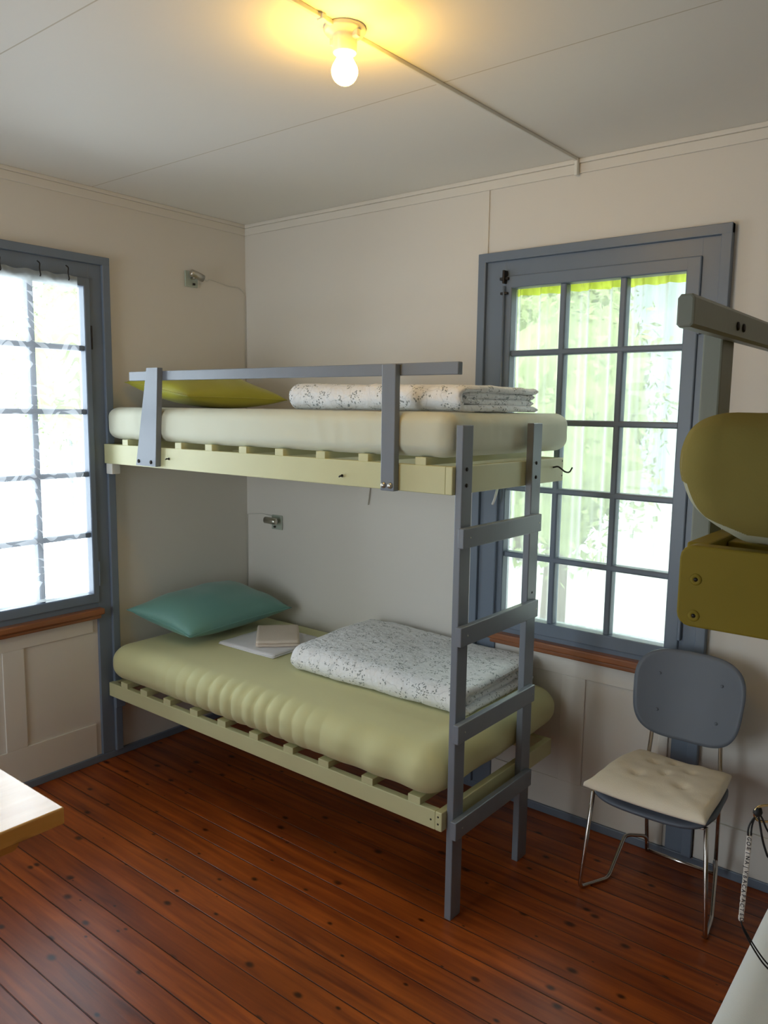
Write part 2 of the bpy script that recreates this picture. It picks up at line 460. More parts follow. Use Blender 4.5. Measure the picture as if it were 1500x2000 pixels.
def link(name, verts, faces, m, parent=None, smooth=False, uvs=None):
    """one mesh object; verts in world space"""
    vs = [Vector(v) for v in verts]
    lo = Vector((min(v.x for v in vs), min(v.y for v in vs), min(v.z for v in vs)))
    hi = Vector((max(v.x for v in vs), max(v.y for v in vs), max(v.z for v in vs)))
    c = Vector(((lo.x + hi.x) / 2, (lo.y + hi.y) / 2, lo.z))
    me = bpy.data.meshes.new(name)
    me.from_pydata([tuple(v - c) for v in vs], [], faces)
    bm = bmesh.new(); bm.from_mesh(me)
    bmesh.ops.recalc_face_normals(bm, faces=bm.faces)
    bm.to_mesh(me); bm.free()
    if uvs is not None:
        ul = me.uv_layers.new(name='UVMap')
        for lp in me.loops:
            ul.data[lp.index].uv = uvs[lp.vertex_index]
    me.materials.append(m)
    if smooth:
        for p in me.polygons: p.use_smooth = True
    o = bpy.data.objects.new(name, me)
    C.objects.link(o)
    ORG[o.name] = c
    if parent is not None:
        o.parent = parent
        o.location = c - ORG[parent.name]
    else:
        o.location = c
    return o


def boxes_mesh(blist, bev=0.003):
    """blist: (x0,x1,y0,y1,z0,z1) -> verts, faces with bevelled edges"""
    V, Fc = [], []
    for (x0, x1, y0, y1, z0, z1) in blist:
        x0, x1 = min(x0, x1), max(x0, x1); y0, y1 = min(y0, y1), max(y0, y1); z0, z1 = min(z0, z1), max(z0, z1)
        bm = bmesh.new()
        bmesh.ops.create_cube(bm, size=1.0)
        for v in bm.verts:
            v.co = Vector(((x0 + x1) / 2 + v.co.x * (x1 - x0), (y0 + y1) / 2 + v.co.y * (y1 - y0), (z0 + z1) / 2 + v.co.z * (z1 - z0)))
        b = min(bev, 0.3 * min(x1 - x0, y1 - y0, z1 - z0))
        if b > 0.0002:
            bmesh.ops.bevel(bm, geom=bm.edges[:], offset=b, segments=2, affect='EDGES', profile=0.5)
        k = len(V)
        bm.verts.index_update()
        V += [v.co.copy() for v in bm.verts]
        Fc += [[k + v.index for v in f.verts] for f in bm.faces]
        bm.free()
    return V, Fc


def box(name, x0, x1, y0, y1, z0, z1, m, parent=None, bev=0.003):
    V, Fc = boxes_mesh([(x0, x1, y0, y1, z0, z1)], bev)
    return link(name, V, Fc, m, parent)


def boxes(name, blist, m, parent=None, bev=0.003):
    V, Fc = boxes_mesh(blist, bev)
    return link(name, V, Fc, m, parent)


def prism(name, poly, axis, a0, a1, m, parent=None, bev=0.003, smooth=False):
    """extrude a 2D polygon along an axis; poly gives the other two coordinates in order"""
    def p3(q, a):
        if axis == 0: return Vector((a, q[0], q[1]))
        if axis == 1: return Vector((q[0], a, q[1]))
        return Vector((q[0], q[1], a))
    bm = bmesh.new()
    A = [bm.verts.new(p3(q, a0)) for q in poly]
    B = [bm.verts.new(p3(q, a1)) for q in poly]
    n = len(poly)
    bm.faces.new(A); bm.faces.new(B[::-1])
    for i in range(n):
        bm.faces.new((A[i], A[(i + 1) % n], B[(i + 1) % n], B[i]))
    bmesh.ops.recalc_face_normals(bm, faces=bm.faces)
    if bev > 0:
        caps = [e for e in bm.edges if len(e.link_faces) == 2 and any(len(f.verts) > 4 or n == 4 for f in e.link_faces)]
        bmesh.ops.bevel(bm, geom=caps, offset=bev, segments=2, affect='EDGES', profile=0.5)
    bm.verts.index_update()
    V = [v.co.copy() for v in bm.verts]; Fc = [[v.index for v in f.verts] for f in bm.faces]
    bm.free()
    return link(name, V, Fc, m, parent, smooth)


def tube_mesh(pts, r, seg=10, closed=False):
    pts = [Vector(p) for p in pts]
    n = len(pts)
    V, Fc = [], []
    prev = None
    for i, p in enumerate(pts):
        if closed: t = (pts[(i + 1) % n] - pts[i - 1]).normalized()
        elif i == 0: t = (pts[1] - p).normalized()
        elif i == n - 1: t = (p - pts[-2]).normalized()
        else: t = ((pts[i + 1] - p).normalized() + (p - pts[i - 1]).normalized()).normalized()
        if prev is None:
            a = Vector((0, 0, 1)) if abs(t.z) < 0.9 else Vector((1, 0, 0))
            u = t.cross(a).normalized()
        else:
            u = (prev - t * prev.dot(t)).normalized()
        prev = u
        w = t.cross(u)
        rr = r[i] if isinstance(r, (list, tuple)) else r
        for k in range(seg):
            a = 2 * math.pi * k / seg
            V.append(p + (u * math.cos(a) + w * math.sin(a)) * rr)
    for i in range(n if closed else n - 1):
        j = (i + 1) % n
        for k in range(seg):
            k2 = (k + 1) % seg
            Fc.append([i * seg + k, i * seg + k2, j * seg + k2, j * seg + k])
    if not closed:
        Fc.append([k for k in range(seg)][::-1]); Fc.append([(n - 1) * seg + k for k in range(seg)])
    return V, Fc


def smooth_path(pts, rad=0.02, n=5):
    """round the corners of a polyline"""
    pts = [Vector(p) for p in pts]
    out = [pts[0]]
    for i in range(1, len(pts) - 1):
        a, b, c = pts[i - 1], pts[i], pts[i + 1]
        r = min(rad, (b - a).length * 0.45, (c - b).length * 0.45)
        p0 = b + (a - b).normalized() * r; p1 = b + (c - b).normalized() * r
        for k in range(n + 1):
            t = k / n
            out.append(p0 * (1 - t) ** 2 + b * 2 * t * (1 - t) + p1 * t * t)
    out.append(pts[-1])
    return out


def tube(name, pts, r, m, parent=None, seg=10, closed=False):
    V, Fc = tube_mesh(pts, r, seg, closed)
    return link(name, V, Fc, m, parent, True)


def lathe(name, prof, origin, axis, m, parent=None, seg=28, smooth=True):
    """prof: (radius, distance along axis)"""
    ax = Vector(axis).normalized()
    a = Vector((0, 0, 1)) if abs(ax.z) < 0.9 else Vector((1, 0, 0))
    u = ax.cross(a).normalized(); w = ax.cross(u)
    o = Vector(origin)
    V, Fc = [], []
    for (r, d) in prof:
        for k in range(seg):
            t = 2 * math.pi * k / seg
            V.append(o + ax * d + (u * math.cos(t) + w * math.sin(t)) * max(r, 1e-5))
    for i in range(len(prof) - 1):
        for k in range(seg):
            k2 = (k + 1) % seg
            Fc.append([i * seg + k, i * seg + k2, (i + 1) * seg + k2, (i + 1) * seg + k])
    Fc.append(list(range(seg))[::-1]); Fc.append([(len(prof) - 1) * seg + k for k in range(seg)])
    return link(name, V, Fc, m, parent, smooth)


def bez(p0, p1, p2, p3, n=16):
    p0, p1, p2, p3 = map(Vector, (p0, p1, p2, p3))
    return [p0 * (1 - t) ** 3 + p1 * 3 * t * (1 - t) ** 2 + p2 * 3 * t * t * (1 - t) + p3 * t ** 3 for t in [i / n for i in range(n + 1)]]


def structure(o, label=None):
    o['kind'] = 'structure'
    if label: o['label'] = label
    return o


# ------------------------------------------------------------------ room shell
structure(box('floor', -0.3, XR + 0.2, YF - 0.2, 0.3, -0.08, 0.0, M_floor, None, 0))
# the floor texture is laid out from the room's corner
fo = bpy.data.objects['floor']
me = fo.data
off = fo.location.copy()
for v in me.vertices: v.co += off
fo.location = (0, 0, 0)
ce = structure(box('ceiling', -0.3, XR + 0.2, YF - 0.2, 0.3, H, H + 0.1, M_ceil, None, 0))
off = ce.location.copy()
for v in ce.data.vertices: v.co += off
ce.location = (0, 0, 0)

OB, OT = 0.79, 2.36       # wall opening bottom and top
LW0, LW1 = -1.86, -0.888   # left window opening along y
RW0, RW1 = 1.565, 2.58     # back window opening along x
structure(boxes('wall_left', [(-0.2, 0, LW1, 0.2, 0, H), (-0.2, 0, YF - 0.2, LW0, 0, H),
                              (-0.2, 0, LW0, LW1, 0, OB), (-0.2, 0, LW0, LW1, OT, H)], M_wall, None, 0))
structure(boxes('wall_back', [(0, RW0, 0, 0.2, 0, H), (RW1, XR + 0.2, 0, 0.2, 0, H),
                              (RW0, RW1, 0, 0.2, 0, OB), (RW0, RW1, 0, 0.2, OT, H)], M_wall, None, 0))
structure(box('wall_right', XR, XR + 0.2, YF - 0.2, 0, 0, H, M_wall, None, 0))
structure(boxes('wall_front', [(0, 0.40, YF - 0.2, YF, 0, H), (1.74, XR, YF - 0.2, YF, 0, H),
                               (0.40, 1.74, YF - 0.2, YF, 0, 0.28), (0.40, 1.74, YF - 0.2, YF, OT, H)], M_wall, None, 0))  # opening cut for the added window

# crown moulding: two stepped strips
structure(boxes('trim_1', [(0, 0.016, YF, 0, H - 0.018, H), (0, 0.009, YF, 0, H - 0.056, H - 0.018)], M_trim, None, 0.003))
structure(boxes('trim_2', [(0, XR, -0.016, 0, H - 0.018, H), (0, XR, -0.009, 0, H - 0.056, H - 0.018)], M_trim, None, 0.003))
# vertical batten above the back window
structure(box('trim_3', 1.546, 1.577, -0.006, 0, 2.45, H - 0.056, M_trim, None, 0.002))
# grey skirting strips
structure(boxes('baseboard_left', [(0, 0.016, YF, -0.008, 0, 0.036)], M_grey, None, 0.003))
structure(boxes('baseboard_back', [(0, XR, -0.016, 0, 0, 0.036)], M_grey, None, 0.003))
# framed panels under the windows and the low wall boards
structure(boxes('trim_4', [(0.0, 0.008, -1.89, -1.005, 0.669, 0.74), (0, 0.008, -1.89, -1.005, 0.036, 0.202),
                           (0, 0.008, -1.452, -1.353, 0.202, 0.669), (0, 0.008, -1.89, -1.79, 0.202, 0.669)], M_trim, None, 0.002))
structure(boxes('trim_5', [(1.60, 2.476, -0.008, 0, 0.65, 0.74), (1.60, 2.476, -0.008, 0, 0.036, 0.175),
                           (2.012, 2.12, -0.008, 0, 0.175, 0.65), (1.60, 1.70, -0.008, 0, 0.175, 0.65), (2.44, 2.476, -0.008, 0, 0.175, 0.65)], M_trim, None, 0.002))
structure(boxes('trim_6', [(2.60, XR, -0.012, 0, 0.036, 0.208)], M_trim, None, 0.003))


# ------------------------------------------------------------------ windows
def build_window(name, P, c0, c1, g, mu, mz, sash, ctop, sill, latch_side, msill):
    """P maps (along wall u, into the room w, z) to world. c0,c1 casing outer edges; g glass u0,u1,z0,z1"""
    root = thing(name, P(0.5 * (c0 + c1), 0, 0), kind='structure')

    def bx(nm, lst, m, parent=root, bev=0.003):
        out = []
        for (u0, u1, w0, w1, z0, z1) in lst:
            a = P(u0, w0, z0); b = P(u1, w1, z1)
            out.append((a[0], b[0], a[1], b[1], a[2], b[2]))
        return boxes(nm, out, m, parent, bev)
    st = 0.038
    bx('casing', [(c0, c0 + st, 0, 0.032, 0.036, ctop), (c1 - st, c1, 0, 0.032, 0.036, ctop), (c0, c1, 0, 0.0325, ctop - st, ctop)], M_grey)
    s0, s1, sz0, sz1 = sash
    bx('window_frame', [(c0 + st - 0.002, s0 + 0.004, -0.04, 0.016, 0.036, ctop - st + 0.002), (s1 - 0.004, c1 - st + 0.002, -0.04, 0.016, 0.036, ctop - st + 0.002),
                        (s0, s1, -0.04, 0.0155, sz1 - 0.004, ctop - st + 0.002), (s0, s1, -0.04, 0.0155, sill[0] + 0.01, sz0 + 0.004)], M_grey)
    g0, g1, gz0, gz1 = g
    bx('sash', [(s0, g0, -0.035, 0.026, sz0, sz1), (g1, s1, -0.035, 0.026, sz0, sz1),
                (g0 - 0.01, g1 + 0.01, -0.035, 0.0255, gz1, sz1), (g0 - 0.01, g1 + 0.01, -0.035, 0.0255, sz0, gz0)], M_grey, bev=0.005)
    for u in mu:
        bx('muntin', [(u - 0.0135, u + 0.0135, -0.034, 0.014, gz0 - 0.003, gz1 + 0.003)], M_grey, bev=0.006)
    for z in mz:
        bx('muntin', [(g0 - 0.003, g1 + 0.003, -0.033, 0.0145, z - 0.0125, z + 0.0125)], M_grey, bev=0.006)
    us = [g0] + list(mu) + [g1]; zs = [gz0] + sorted(mz) + [gz1]
    for i in range(len(us) - 1):
        for j in range(len(zs) - 1):
            bx('pane', [(us[i] + 0.004, us[i + 1] - 0.004, -0.018, -0.015, zs[j] + 0.004, zs[j + 1] - 0.004)], M_glass, bev=0)
    # orange-brown sill with a rounded, stepped nose
    u0, u1 = sill[2], sill[3]
    bx('window_sill', [(u0, u1, 0.0, 0.055, sill[0] + 0.006, sill[1]), (u0 + 0.012, u1 - 0.012, 0.0, 0.042, sill[0] - 0.014, sill[0] + 0.006)], msill, bev=0.007)
    return root, bx


PL = lambda u, w, z: (w, u, z)
PR = lambda u, w, z: (u, -w, z)
win1, bx1 = build_window('window_1', PL, -1.890, -0.872, (-1.752, -1.005, 0.865, 2.315), (-1.503, -1.254), (2.034, 1.740, 1.445, 1.152),
                         (-1.787, -0.974, 0.818, 2.356), 2.460, (0.755, 0.792, -1.80, -0.965), 1, M_sill_y)
win2, bx2 = build_window('window_2', PR, 1.546, 2.598, (1.712, 2.442, 0.862, 2.292), (1.945, 2.200), (2.018, 1.725, 1.437, 1.141),
                         (1.675, 2.496, 0.805, 2.343), 2.446, (0.748, 0.785, 1.655, 2.49), 1, M_sill)
# outer storm sashes
bx2('storm_sash', [(1.57, 1.60, -0.165, -0.135, 0.80, 2.355), (2.54, 2.575, -0.165, -0.135, 0.80, 2.355), (1.60, 2.54, -0.165, -0.135, 2.32, 2.355), (1.60, 2.54, -0.165, -0.135, 0.80, 0.83)], M_grey)
# hinges
bx1('hinge', [(-0.976, -0.970, 0.012, 0.030, 2.03, 2.14)], M_dark, bev=0.002)
bx1('hinge', [(-0.976, -0.970, 0.012, 0.030, 0.90, 1.02)], M_grey, bev=0.002)
bx2('hinge', [(2.494, 2.506, 0.012, 0.034, 2.06, 2.15)], M_grey, bev=0.003)
bx2('hinge', [(2.494, 2.506, 0.012, 0.034, 0.90, 1.01)], M_grey, bev=0.003)
# espagnolette rod with its lock and curved handle on the back window
rod = tube('latch_rod', [(1.681, -0.036, 0.83), (1.681, -0.036, 2.30)], 0.005, M_grey, win2)
bx2('latch_keeper', [(1.66, 1.70, 0.016, 0.04, 2.325, 2.337), (1.678, 1.688, 0.018, 0.05, 2.31, 2.365), (1.664, 1.698, 0.024, 0.04, 2.265, 2.275)], M_dark, bev=0.002)
tube('latch_handle', bez((1.681, -0.036, 1.43), (1.70, -0.075, 1.43), (1.70, -0.085, 1.39), (1.678, -0.07, 1.365), 12), 0.0055, M_plast, win2)
# added window behind the camera, lets in fill daylight
PF = lambda u, w, z: (u, YF + w, z)
added_win, bx3 = build_window('added_window', PF, 0.30, 1.84, (0.46, 1.68, 0.36, 2.30), (0.87, 1.27), (1.70, 1.05),
                         (0.42, 1.72, 0.32, 2.345), 2.45, (0.25, 0.287, 0.38, 1.76), 1, M_sill)


# ------------------------------------------------------------------ curtains
def curtain(name, P, u0, u1, z0, z1, amp, waves, m, hem_m, hem, parent_label, cat, seed, top_wave=0.0, n=140, nz_=40):
    rnd = random.Random(seed)
    ph = [rnd.uniform(0, 6.28) for _ in range(4)]

    def prof(u, z):
        t = (u - u0) / (u1 - u0)
        k = (z - z0) / (z1 - z0)
        a = amp * (0.55 + 0.45 * k)
        w = math.sin(t * waves * 6.283 + ph[0] + 0.8 * math.sin(k * 2 + ph[1])) + 0.5 * math.sin(t * waves * 2.3 * 6.283 + ph[2] + k * 0.7)
        return a * w
    root = None
    parts = [(z0, z1 - hem, m), (z1 - hem, z1, hem_m)]
    V, Fc, UV = [], [], []
    for i in range(n + 1):
        for j in range(nz_ + 1):
            u = u0 + (u1 - u0) * i / n; z = z0 + (z1 - hem - z0) * j / nz_
            V.append(P(u, prof(u, z), z)); UV.append((i / n * (u1 - u0) / 0.75, j / nz_))
    for i in range(n):
        for j in range(nz_):
            a = i * (nz_ + 1) + j
            Fc.append([a, a + nz_ + 1, a + nz_ + 2, a + 1])
    root = link(name, V, Fc, m, None, True, UV)
    setp(root, parent_label, cat)
    V, Fc = [], []
    for i in range(n + 1):
        for j in range(5):
            u = u0 + (u1 - u0) * i / n; z = z1 - hem + hem * j / 4
            V.append(P(u, prof(u, z) * 1.05 + 0.0015 * math.sin(j * 2.1 + i * 0.9), z + top_wave * math.sin(i * 0.35) * j / 4))
    for i in range(n):
        for j in range(4):
            a = i * 5 + j
            Fc.append([a, a + 5, a + 6, a + 1])
    link('top_hem', V, Fc, hem_m, root, True)
    return root


cb = curtain('curtain', lambda u, w, z: (u, 0.075 + w, z), 1.655, 2.50, 0.83, 2.315, 0.016, 8, M_curt, M_curth, 0.045,
             'sheer pale lime curtain hanging behind the panes of the window near the chair', 'curtain', 3)
V, Fc = [], []
for j in range(41):
    z = 0.83 + (2.27 - 0.83) * j / 40
    for i in range(3): V.append((1.652 + 0.013 * i, 0.068 + 0.003 * math.sin(j * 0.7), z))
for j in range(40):
    for i in range(2): Fc.append([j * 3 + i, j * 3 + i + 1, j * 3 + i + 4, j * 3 + i + 3])
link('side_hem', V, Fc, M_curth, cb, True)
tube('curtain_rod', [(1.60, 0.075, 2.318), (2.54, 0.075, 2.318)], 0.004, M_plast, cb)

cl = curtain('curtain', lambda u, w, z: (0.042 + w, u, z), -1.77, -1.048, 0.878, 2.352, 0.004, 3.5, M_leafc, M_hemw, 0.055,
             'sheer white leaf-print curtain clipped over the left window', 'curtain', 5, 0.003)
V, Fc = [], []
for i in range(61):
    u = -1.77 + 0.722 * i / 60
    for j in range(3): V.append((0.043 + 0.004 * math.sin(i * 0.33), u, 0.874 + 0.007 * j + 0.003 * math.sin(i * 0.5)))
for i in range(60):
    for j in range(2): Fc.append([i * 3 + j, i * 3 + j + 3, i * 3 + j + 4, i * 3 + j + 1])
link('bottom_hem', V, Fc, M_hemw, cl, True)
for u in (-1.74, -1.56, -1.40, -1.226, -1.092):
    tube('curtain_clip', smooth_path([(0.03, u, 2.395), (0.045, u + 0.004, 2.385), (0.052, u - 0.003, 2.36), (0.048, u + 0.004, 2.335), (0.05, u, 2.328)], 0.008), 0.0028, M_dark, cl, 6)


# ------------------------------------------------------------------ bunk beds
def bunk(root, Mp, prm, m_board, m_guard, post_c):
    """Mp maps (length l, width w, z) to world; l=2.03 is the free end, w=-0.925 the aisle side"""
    def bx(nm, l0, l1, w0, w1, z0, z1, m, parent=root, bev=0.003):
        a = Mp(l0, w0, z0); b = Mp(l1, w1, z1)
        return box(nm, a[0], b[0], a[1], b[1], a[2], b[2], m, parent, bev)
    u0, u1, l0, l1 = prm['up0'], prm['up1'], prm['lo0'], prm['lo1']
    A, B, E = 0.022, 2.003, 2.03
    for (z0, z1, wf) in ((u0, u1, -0.925), (l0, l1, -0.938)):
        bx('side_rail', A, B, wf, wf + 0.03, z0, z1, m_board)
        bx('side_rail', A, B, -0.148, -0.118, z0, z1, m_board)
        if prm.get('round_end') and z0 > 1:
            # end board with rounded outer corners
            p = []
            for (cx_, cz_, a0) in ((-0.118 - 0.018, z1 - 0.018, 0), (-0.942 + 0.018 + prm['end_in'], z1 - 0.018, 90), (-0.942 + 0.018 + prm['end_in'], z0 + 0.018, 180), (-0.118 - 0.018, z0 + 0.018, 270)):
                for k in range(5):
                    a = math.radians(a0 + 90 * k / 4)
                    p.append((cx_ + 0.018 * math.cos(a), cz_ + 0.018 * math.sin(a)))
            q = [(Mp(0, w, z)[0], z) for (w, z) in p]
            eb = prism('end_board', q, 1, Mp(B, 0, 0)[1], Mp(E, 0, 0)[1], m_board, root, 0.003)
        else:
            eb = bx('end_board', B, E, wf, -0.118, z0, z1, m_board)
        bx('end_board', A - 0.001, A + 0.028, wf + 0.03, -0.148, z0 + 0.01, z1, m_board)
    for k, c in enumerate(prm['upslats']):
        if prm.get('round_end'):
            bx('slat', c - 0.0225, c + 0.0225, -0.894, -0.149, u1 - 0.032, u1 - 0.006, m_board, bev=0.002)
        else:
            bx('slat', c - 0.0225, c + 0.0225, -0.923, -0.118, u1 - 0.001, u1 + 0.026, m_board, bev=0.002)
    for k, c in enumerate(prm['loslats']):
        bx('slat', c - 0.027, c + 0.027, -0.936, -0.118, l1 - 0.001, l1 + 0.026, m_board, bev=0.002)
    return bx


B1 = thing('bunk_bed', (1.02, -0.52, 0), 'pale lime bunk bed with grey ladder and guard rail in the room corner', 'bunk bed', 'wooden bunk beds')
M1 = lambda l, w, z: (l, w, z)
U0, U1, L0, L1 = 1.495, 1.588, 0.333, 0.402
bb = bunk(B1, M1, dict(up0=U0, up1=U1, lo0=L0, lo1=L1,
                       upslats=[.195, .39, .595, .80, 1.014, 1.224, 1.443, 1.65, 1.90],
                       loslats=[.15, .31, .49, .686, .876, 1.08, 1.284, 1.476, 1.695, 1.91]), M_bed, M_grey2, None)
# guard rail and its two posts, bolted through
gr = bb('guard_rail', 0.244, 2.043, -0.925, -0.899, 1.884, 1.925, M_grey2)
gp = prism('guard_post', [(0.322, 1.503), (0.471, 1.503), (0.500, 1.938), (0.418, 1.938)], 1, -0.953, -0.925, M_grey2, B1, 0.002)
for bx_, bz_ in ((0.345, 1.523), (0.437, 1.522)):
    lathe('bolt', [(0.009, 0), (0.0085, 0.003), (0.004, 0.006)], (bx_, -0.953, bz_), (0, -1, 0), M_dark, gp, 12)
gp = bb('guard_post', 1.753, 1.812, -0.953, -0.925, 1.494, 1.922, M_grey2)
for bx_ in (1.768, 1.797):
    lathe('bolt', [(0.011, 0), (0.010, 0.004), (0.005, 0.009)], (bx_, -0.953, 1.513), (0, -1, 0), M_steel, gp, 14)
# ladder
LAD0, LAD1 = 2.03, 2.057
for (y0, y1, tops) in ((-0.908, -0.845, 1.724), (-0.433, -0.362, 1.728)):
    po = bb('ladder_post', LAD0, LAD1, y0, y1, 0, tops, M_grey2)
    for z in (1.580, 1.527):
        lathe('bolt', [(0.007, 0), (0.006, 0.003), (0.003, 0.004)], (LAD1, (y0 + y1) / 2 - 0.004, z), (1, 0, 0), M_dark, po, 12)
for z in (1.357, 1.027, 0.69, 0.346):
    rg = bb('ladder_rung', LAD1, LAD1 + 0.024, -0.926, -0.387, z - 0.0335, z + 0.0325, M_grey2)
    for y in (-0.885, -0.405):
        lathe('screw', [(0.0035, 0), (0.003, 0.001)], (LAD1 + 0.024, y, z), (1, 0, 0), M_steel, rg, 8)
lathe('screw', [(0.005, 0), (0.003, 0.002)], (LAD1, -0.396, 1.085), (1, 0, 0), M_dark, po, 8)
# wall cleats under the head end
bb('wall_cleat', 0.036, 0.085, -0.925, -0.88, U0 - 0.05, U0, M_plast)
bb('wall_cleat', 0.036, 0.06, -0.925, -0.872, L0 - 0.062, L0, M_grey)
bb('wall_cleat', 0.0, 0.05, -0.145, -0.085, L0 - 0.06, L0, M_grey)
bb('wall_cleat', 0.0, 0.05, -0.145, -0.085, U0 - 0.06, U0, M_plast)
for (x, y, z) in ((1.985, -0.938, 0.366), (2.015, -0.938, 0.384), (2.015, -0.938, 0.358)):
    lathe('screw', [(0.004, 0), (0.003, 0.001)], (x, y, z), (0, -1, 0), M_dark, B1, 8)
for (y, z) in ((-0.128, 1.575), (-0.128, 1.516)):
    lathe('screw', [(0.004, 0), (0.003, 0.001)], (2.03, y, z), (1, 0, 0), M_dark, B1, 8)
# small screw hooks in the upper boards
for x, z in ((0.531, 1.541), (1.553, 1.530)):
    tube('screw_hook', [(x, -0.925, z), (x, -0.937, z), (x + 0.003, -0.945, z - 0.002), (x + 0.010, -0.950, z - 0.001), (x + 0.018, -0.950, z + 0.003)], 0.0028, M_dark, B1, 8)
    lathe('hook_plate', [(0.006, 0), (0.005, 0.003)], (x, -0.925, z), (0, -1, 0), M_dark, B1, 10)
tube('coat_hook', smooth_path([(2.03, -0.21, 1.553), (2.05, -0.205, 1.558), (2.062, -0.20, 1.548), (2.072, -0.185, 1.535), (2.08, -0.165, 1.533), (2.084, -0.150, 1.552)], 0.01), 0.0032, M_dark, B1, 8)

# second bunk at the right, seen end on
B2 = thing('bunk_bed', (3.55, -1.0, 0), 'yellow-green bunk bed whose end board shows at the right edge above the chair', 'bunk bed', 'wooden bunk beds')
M2 = lambda l, w, z: (w + 4.033, 0.03 - l, z)
b2 = bunk(B2, M2, dict(up0=1.487, up1=1.597, lo0=L0, lo1=L1, round_end=True, end_in=0.017,
                       upslats=[.195 + .213 * k for k in range(9)], loslats=[.15 + .195 * k for k in range(10)]), M_bed2, M_guard2, None)
gr2 = prism('guard_rail', [(x, z) for (x, z) in ((3.098, 1.880), (3.102, 1.876), (3.116, 1.876), (3.120, 1.880), (3.120, 1.912), (3.116, 1.917), (3.102, 1.917), (3.098, 1.912))], 1, -2.04, -0.22, M_guard2, B2, 0.003)
for y in (-1.845, -1.815):
    lathe('bolt', [(0.0065, 0), (0.006, 0.002), (0.003, 0.003)], (3.120, y, 1.894), (1, 0, 0), M_dark, gr2, 10)
for y in (-1.835, -0.45):
    box('guard_post', 3.070, 3.0985, y, y + 0.06, 1.49, 1.917, M_guard2, B2)
for z in (1.552, 1.503):
    lathe('screw', [(0.008, 0), (0.0075, 0.0008), (0.003, 0.001), (0.002, -0.001)], (3.131, -2.0, z), (0, -1, 0), M_bed2, B2, 12)
    lathe('screw', [(0.0028, 0), (0.0026, 0.0016)], (3.131, -2.0, z), (0, -1, 0), M_dark, B2, 10)
# legs and cleats that carry it, at the wall side and the free end
for (x, y) in ((3.80, -1.93), (3.80, -0.12)):
    box('leg', x, x + 0.065, y - 0.03, y + 0.03, 0, 1.487, M_guard2, B2)
for (x, y) in ((3.17, -1.93), (3.17, -0.12)):
    box('leg', x, x + 0.065, y - 0.03, y + 0.03, 0, L0, M_guard2, B2)


# ------------------------------------------------------------------ soft things
def cube_grid(n):
    """points on the unit cube surface, merged"""
    idx, V, Fc = {}, [], []

    def vid(a, b, c):
        k = (a, b, c)
        if k not in idx:
            idx[k] = len(V); V.append(Vector((2 * a / n[0] - 1, 2 * b / n[1] - 1, 2 * c / n[2] - 1)))
        return idx[k]
    for ax in range(3):
        o = [i for i in range(3) if i != ax]
        for side in (0, n[ax]):
            for i in range(n[o[0]]):
                for j in range(n[o[1]]):
                    q = []
                    for (di, dj) in ((0, 0), (1, 0), (1, 1), (0, 1)):
                        t = [0, 0, 0]; t[ax] = side; t[o[0]] = i + di; t[o[1]] = j + dj
                        q.append(vid(*t))
                    Fc.append(q)
    return V, Fc


def soft_box(name, x0, x1, y0, y1, z0, z1, rh, rv, m, n=(60, 30, 10), disp=None, parent=None, keep=None):
    """box with large rounded edges: rh horizontal radius, rv vertical radius"""
    V, Fc = cube_grid(n)
    hx, hy, hz = (x1 - x0) / 2, (y1 - y0) / 2, (z1 - z0) / 2
    c = Vector(((x0 + x1) / 2, (y0 + y1) / 2, (z0 + z1) / 2))
    out = []
    for v in V:
        # bunch the grid towards the edges
        w = Vector([math.copysign(abs(t) ** 0.8, t) for t in v])
        p = Vector((w.x * hx, w.y * hy, w.z * hz))
        q = Vector((max(-hx + rh, min(hx - rh, p.x)), max(-hy + rh, min(hy - rh, p.y)), max(-hz + rv, min(hz - rv, p.z))))
        d = Vector(((p.x - q.x) / rh, (p.y - q.y) / rh, (p.z - q.z) / rv))
        if d.length > 1e-9:
            d.normalize()
            p = q + Vector((d.x * rh, d.y * rh, d.z * rv))
        wp = p + c
        if disp: wp = disp(wp, d, p)
        out.append(wp)
    if keep: Fc = [f for f in Fc if all(keep(out[i]) for i in f)]
    return link(name, out, Fc, m, parent, True)


def low_disp(w, d, p):
    # gathered bulges along the front of the fitted sheet
    if d.y < -0.1:
        e = math.exp(-((w.x - 1.0) / 0.38) ** 2)
        k = (w.z - 0.43) / 0.18
        s = 1.6 * abs(math.sin((w.x + 0.06 * (k - 0.55) ** 2 + 0.008 * noise.noise(w * 6)) * math.pi / 0.074)) ** 0.7 - 1.0
        a = 0.0105 * e * min(1.0, abs(d.y) * 1.4) * s
        s2 = math.sin((w.x - 0.05 * k) * 2 * math.pi / 0.19 + 1.0)
        a += 0.006 * abs(d.y) * math.exp(-((w.x - 1.75) / 0.3) ** 2) * s2
        w = w + Vector((0, -a, a * 0.6 * max(0, d.z)))
    if d.x > 0.1:
        w = w + Vector((0.004 * d.x * math.sin(w.y * 23 + w.z * 30), 0, 0))
    return w + Vector((0, 0, 0.003 * noise.noise(w * 4.0)))


def up_disp(w, d, p):
    n = noise.noise(w * 3.0) * 0.004
    if d.x > 0.1 or d.y < -0.1:
        n += 0.0025 * noise.noise(Vector((w.x * 26 + w.z * 9, w.y * 26, w.z * 7)))
    sag = 0.0
    return w + Vector((d.x * n, d.y * n, n * 0.6 + sag))


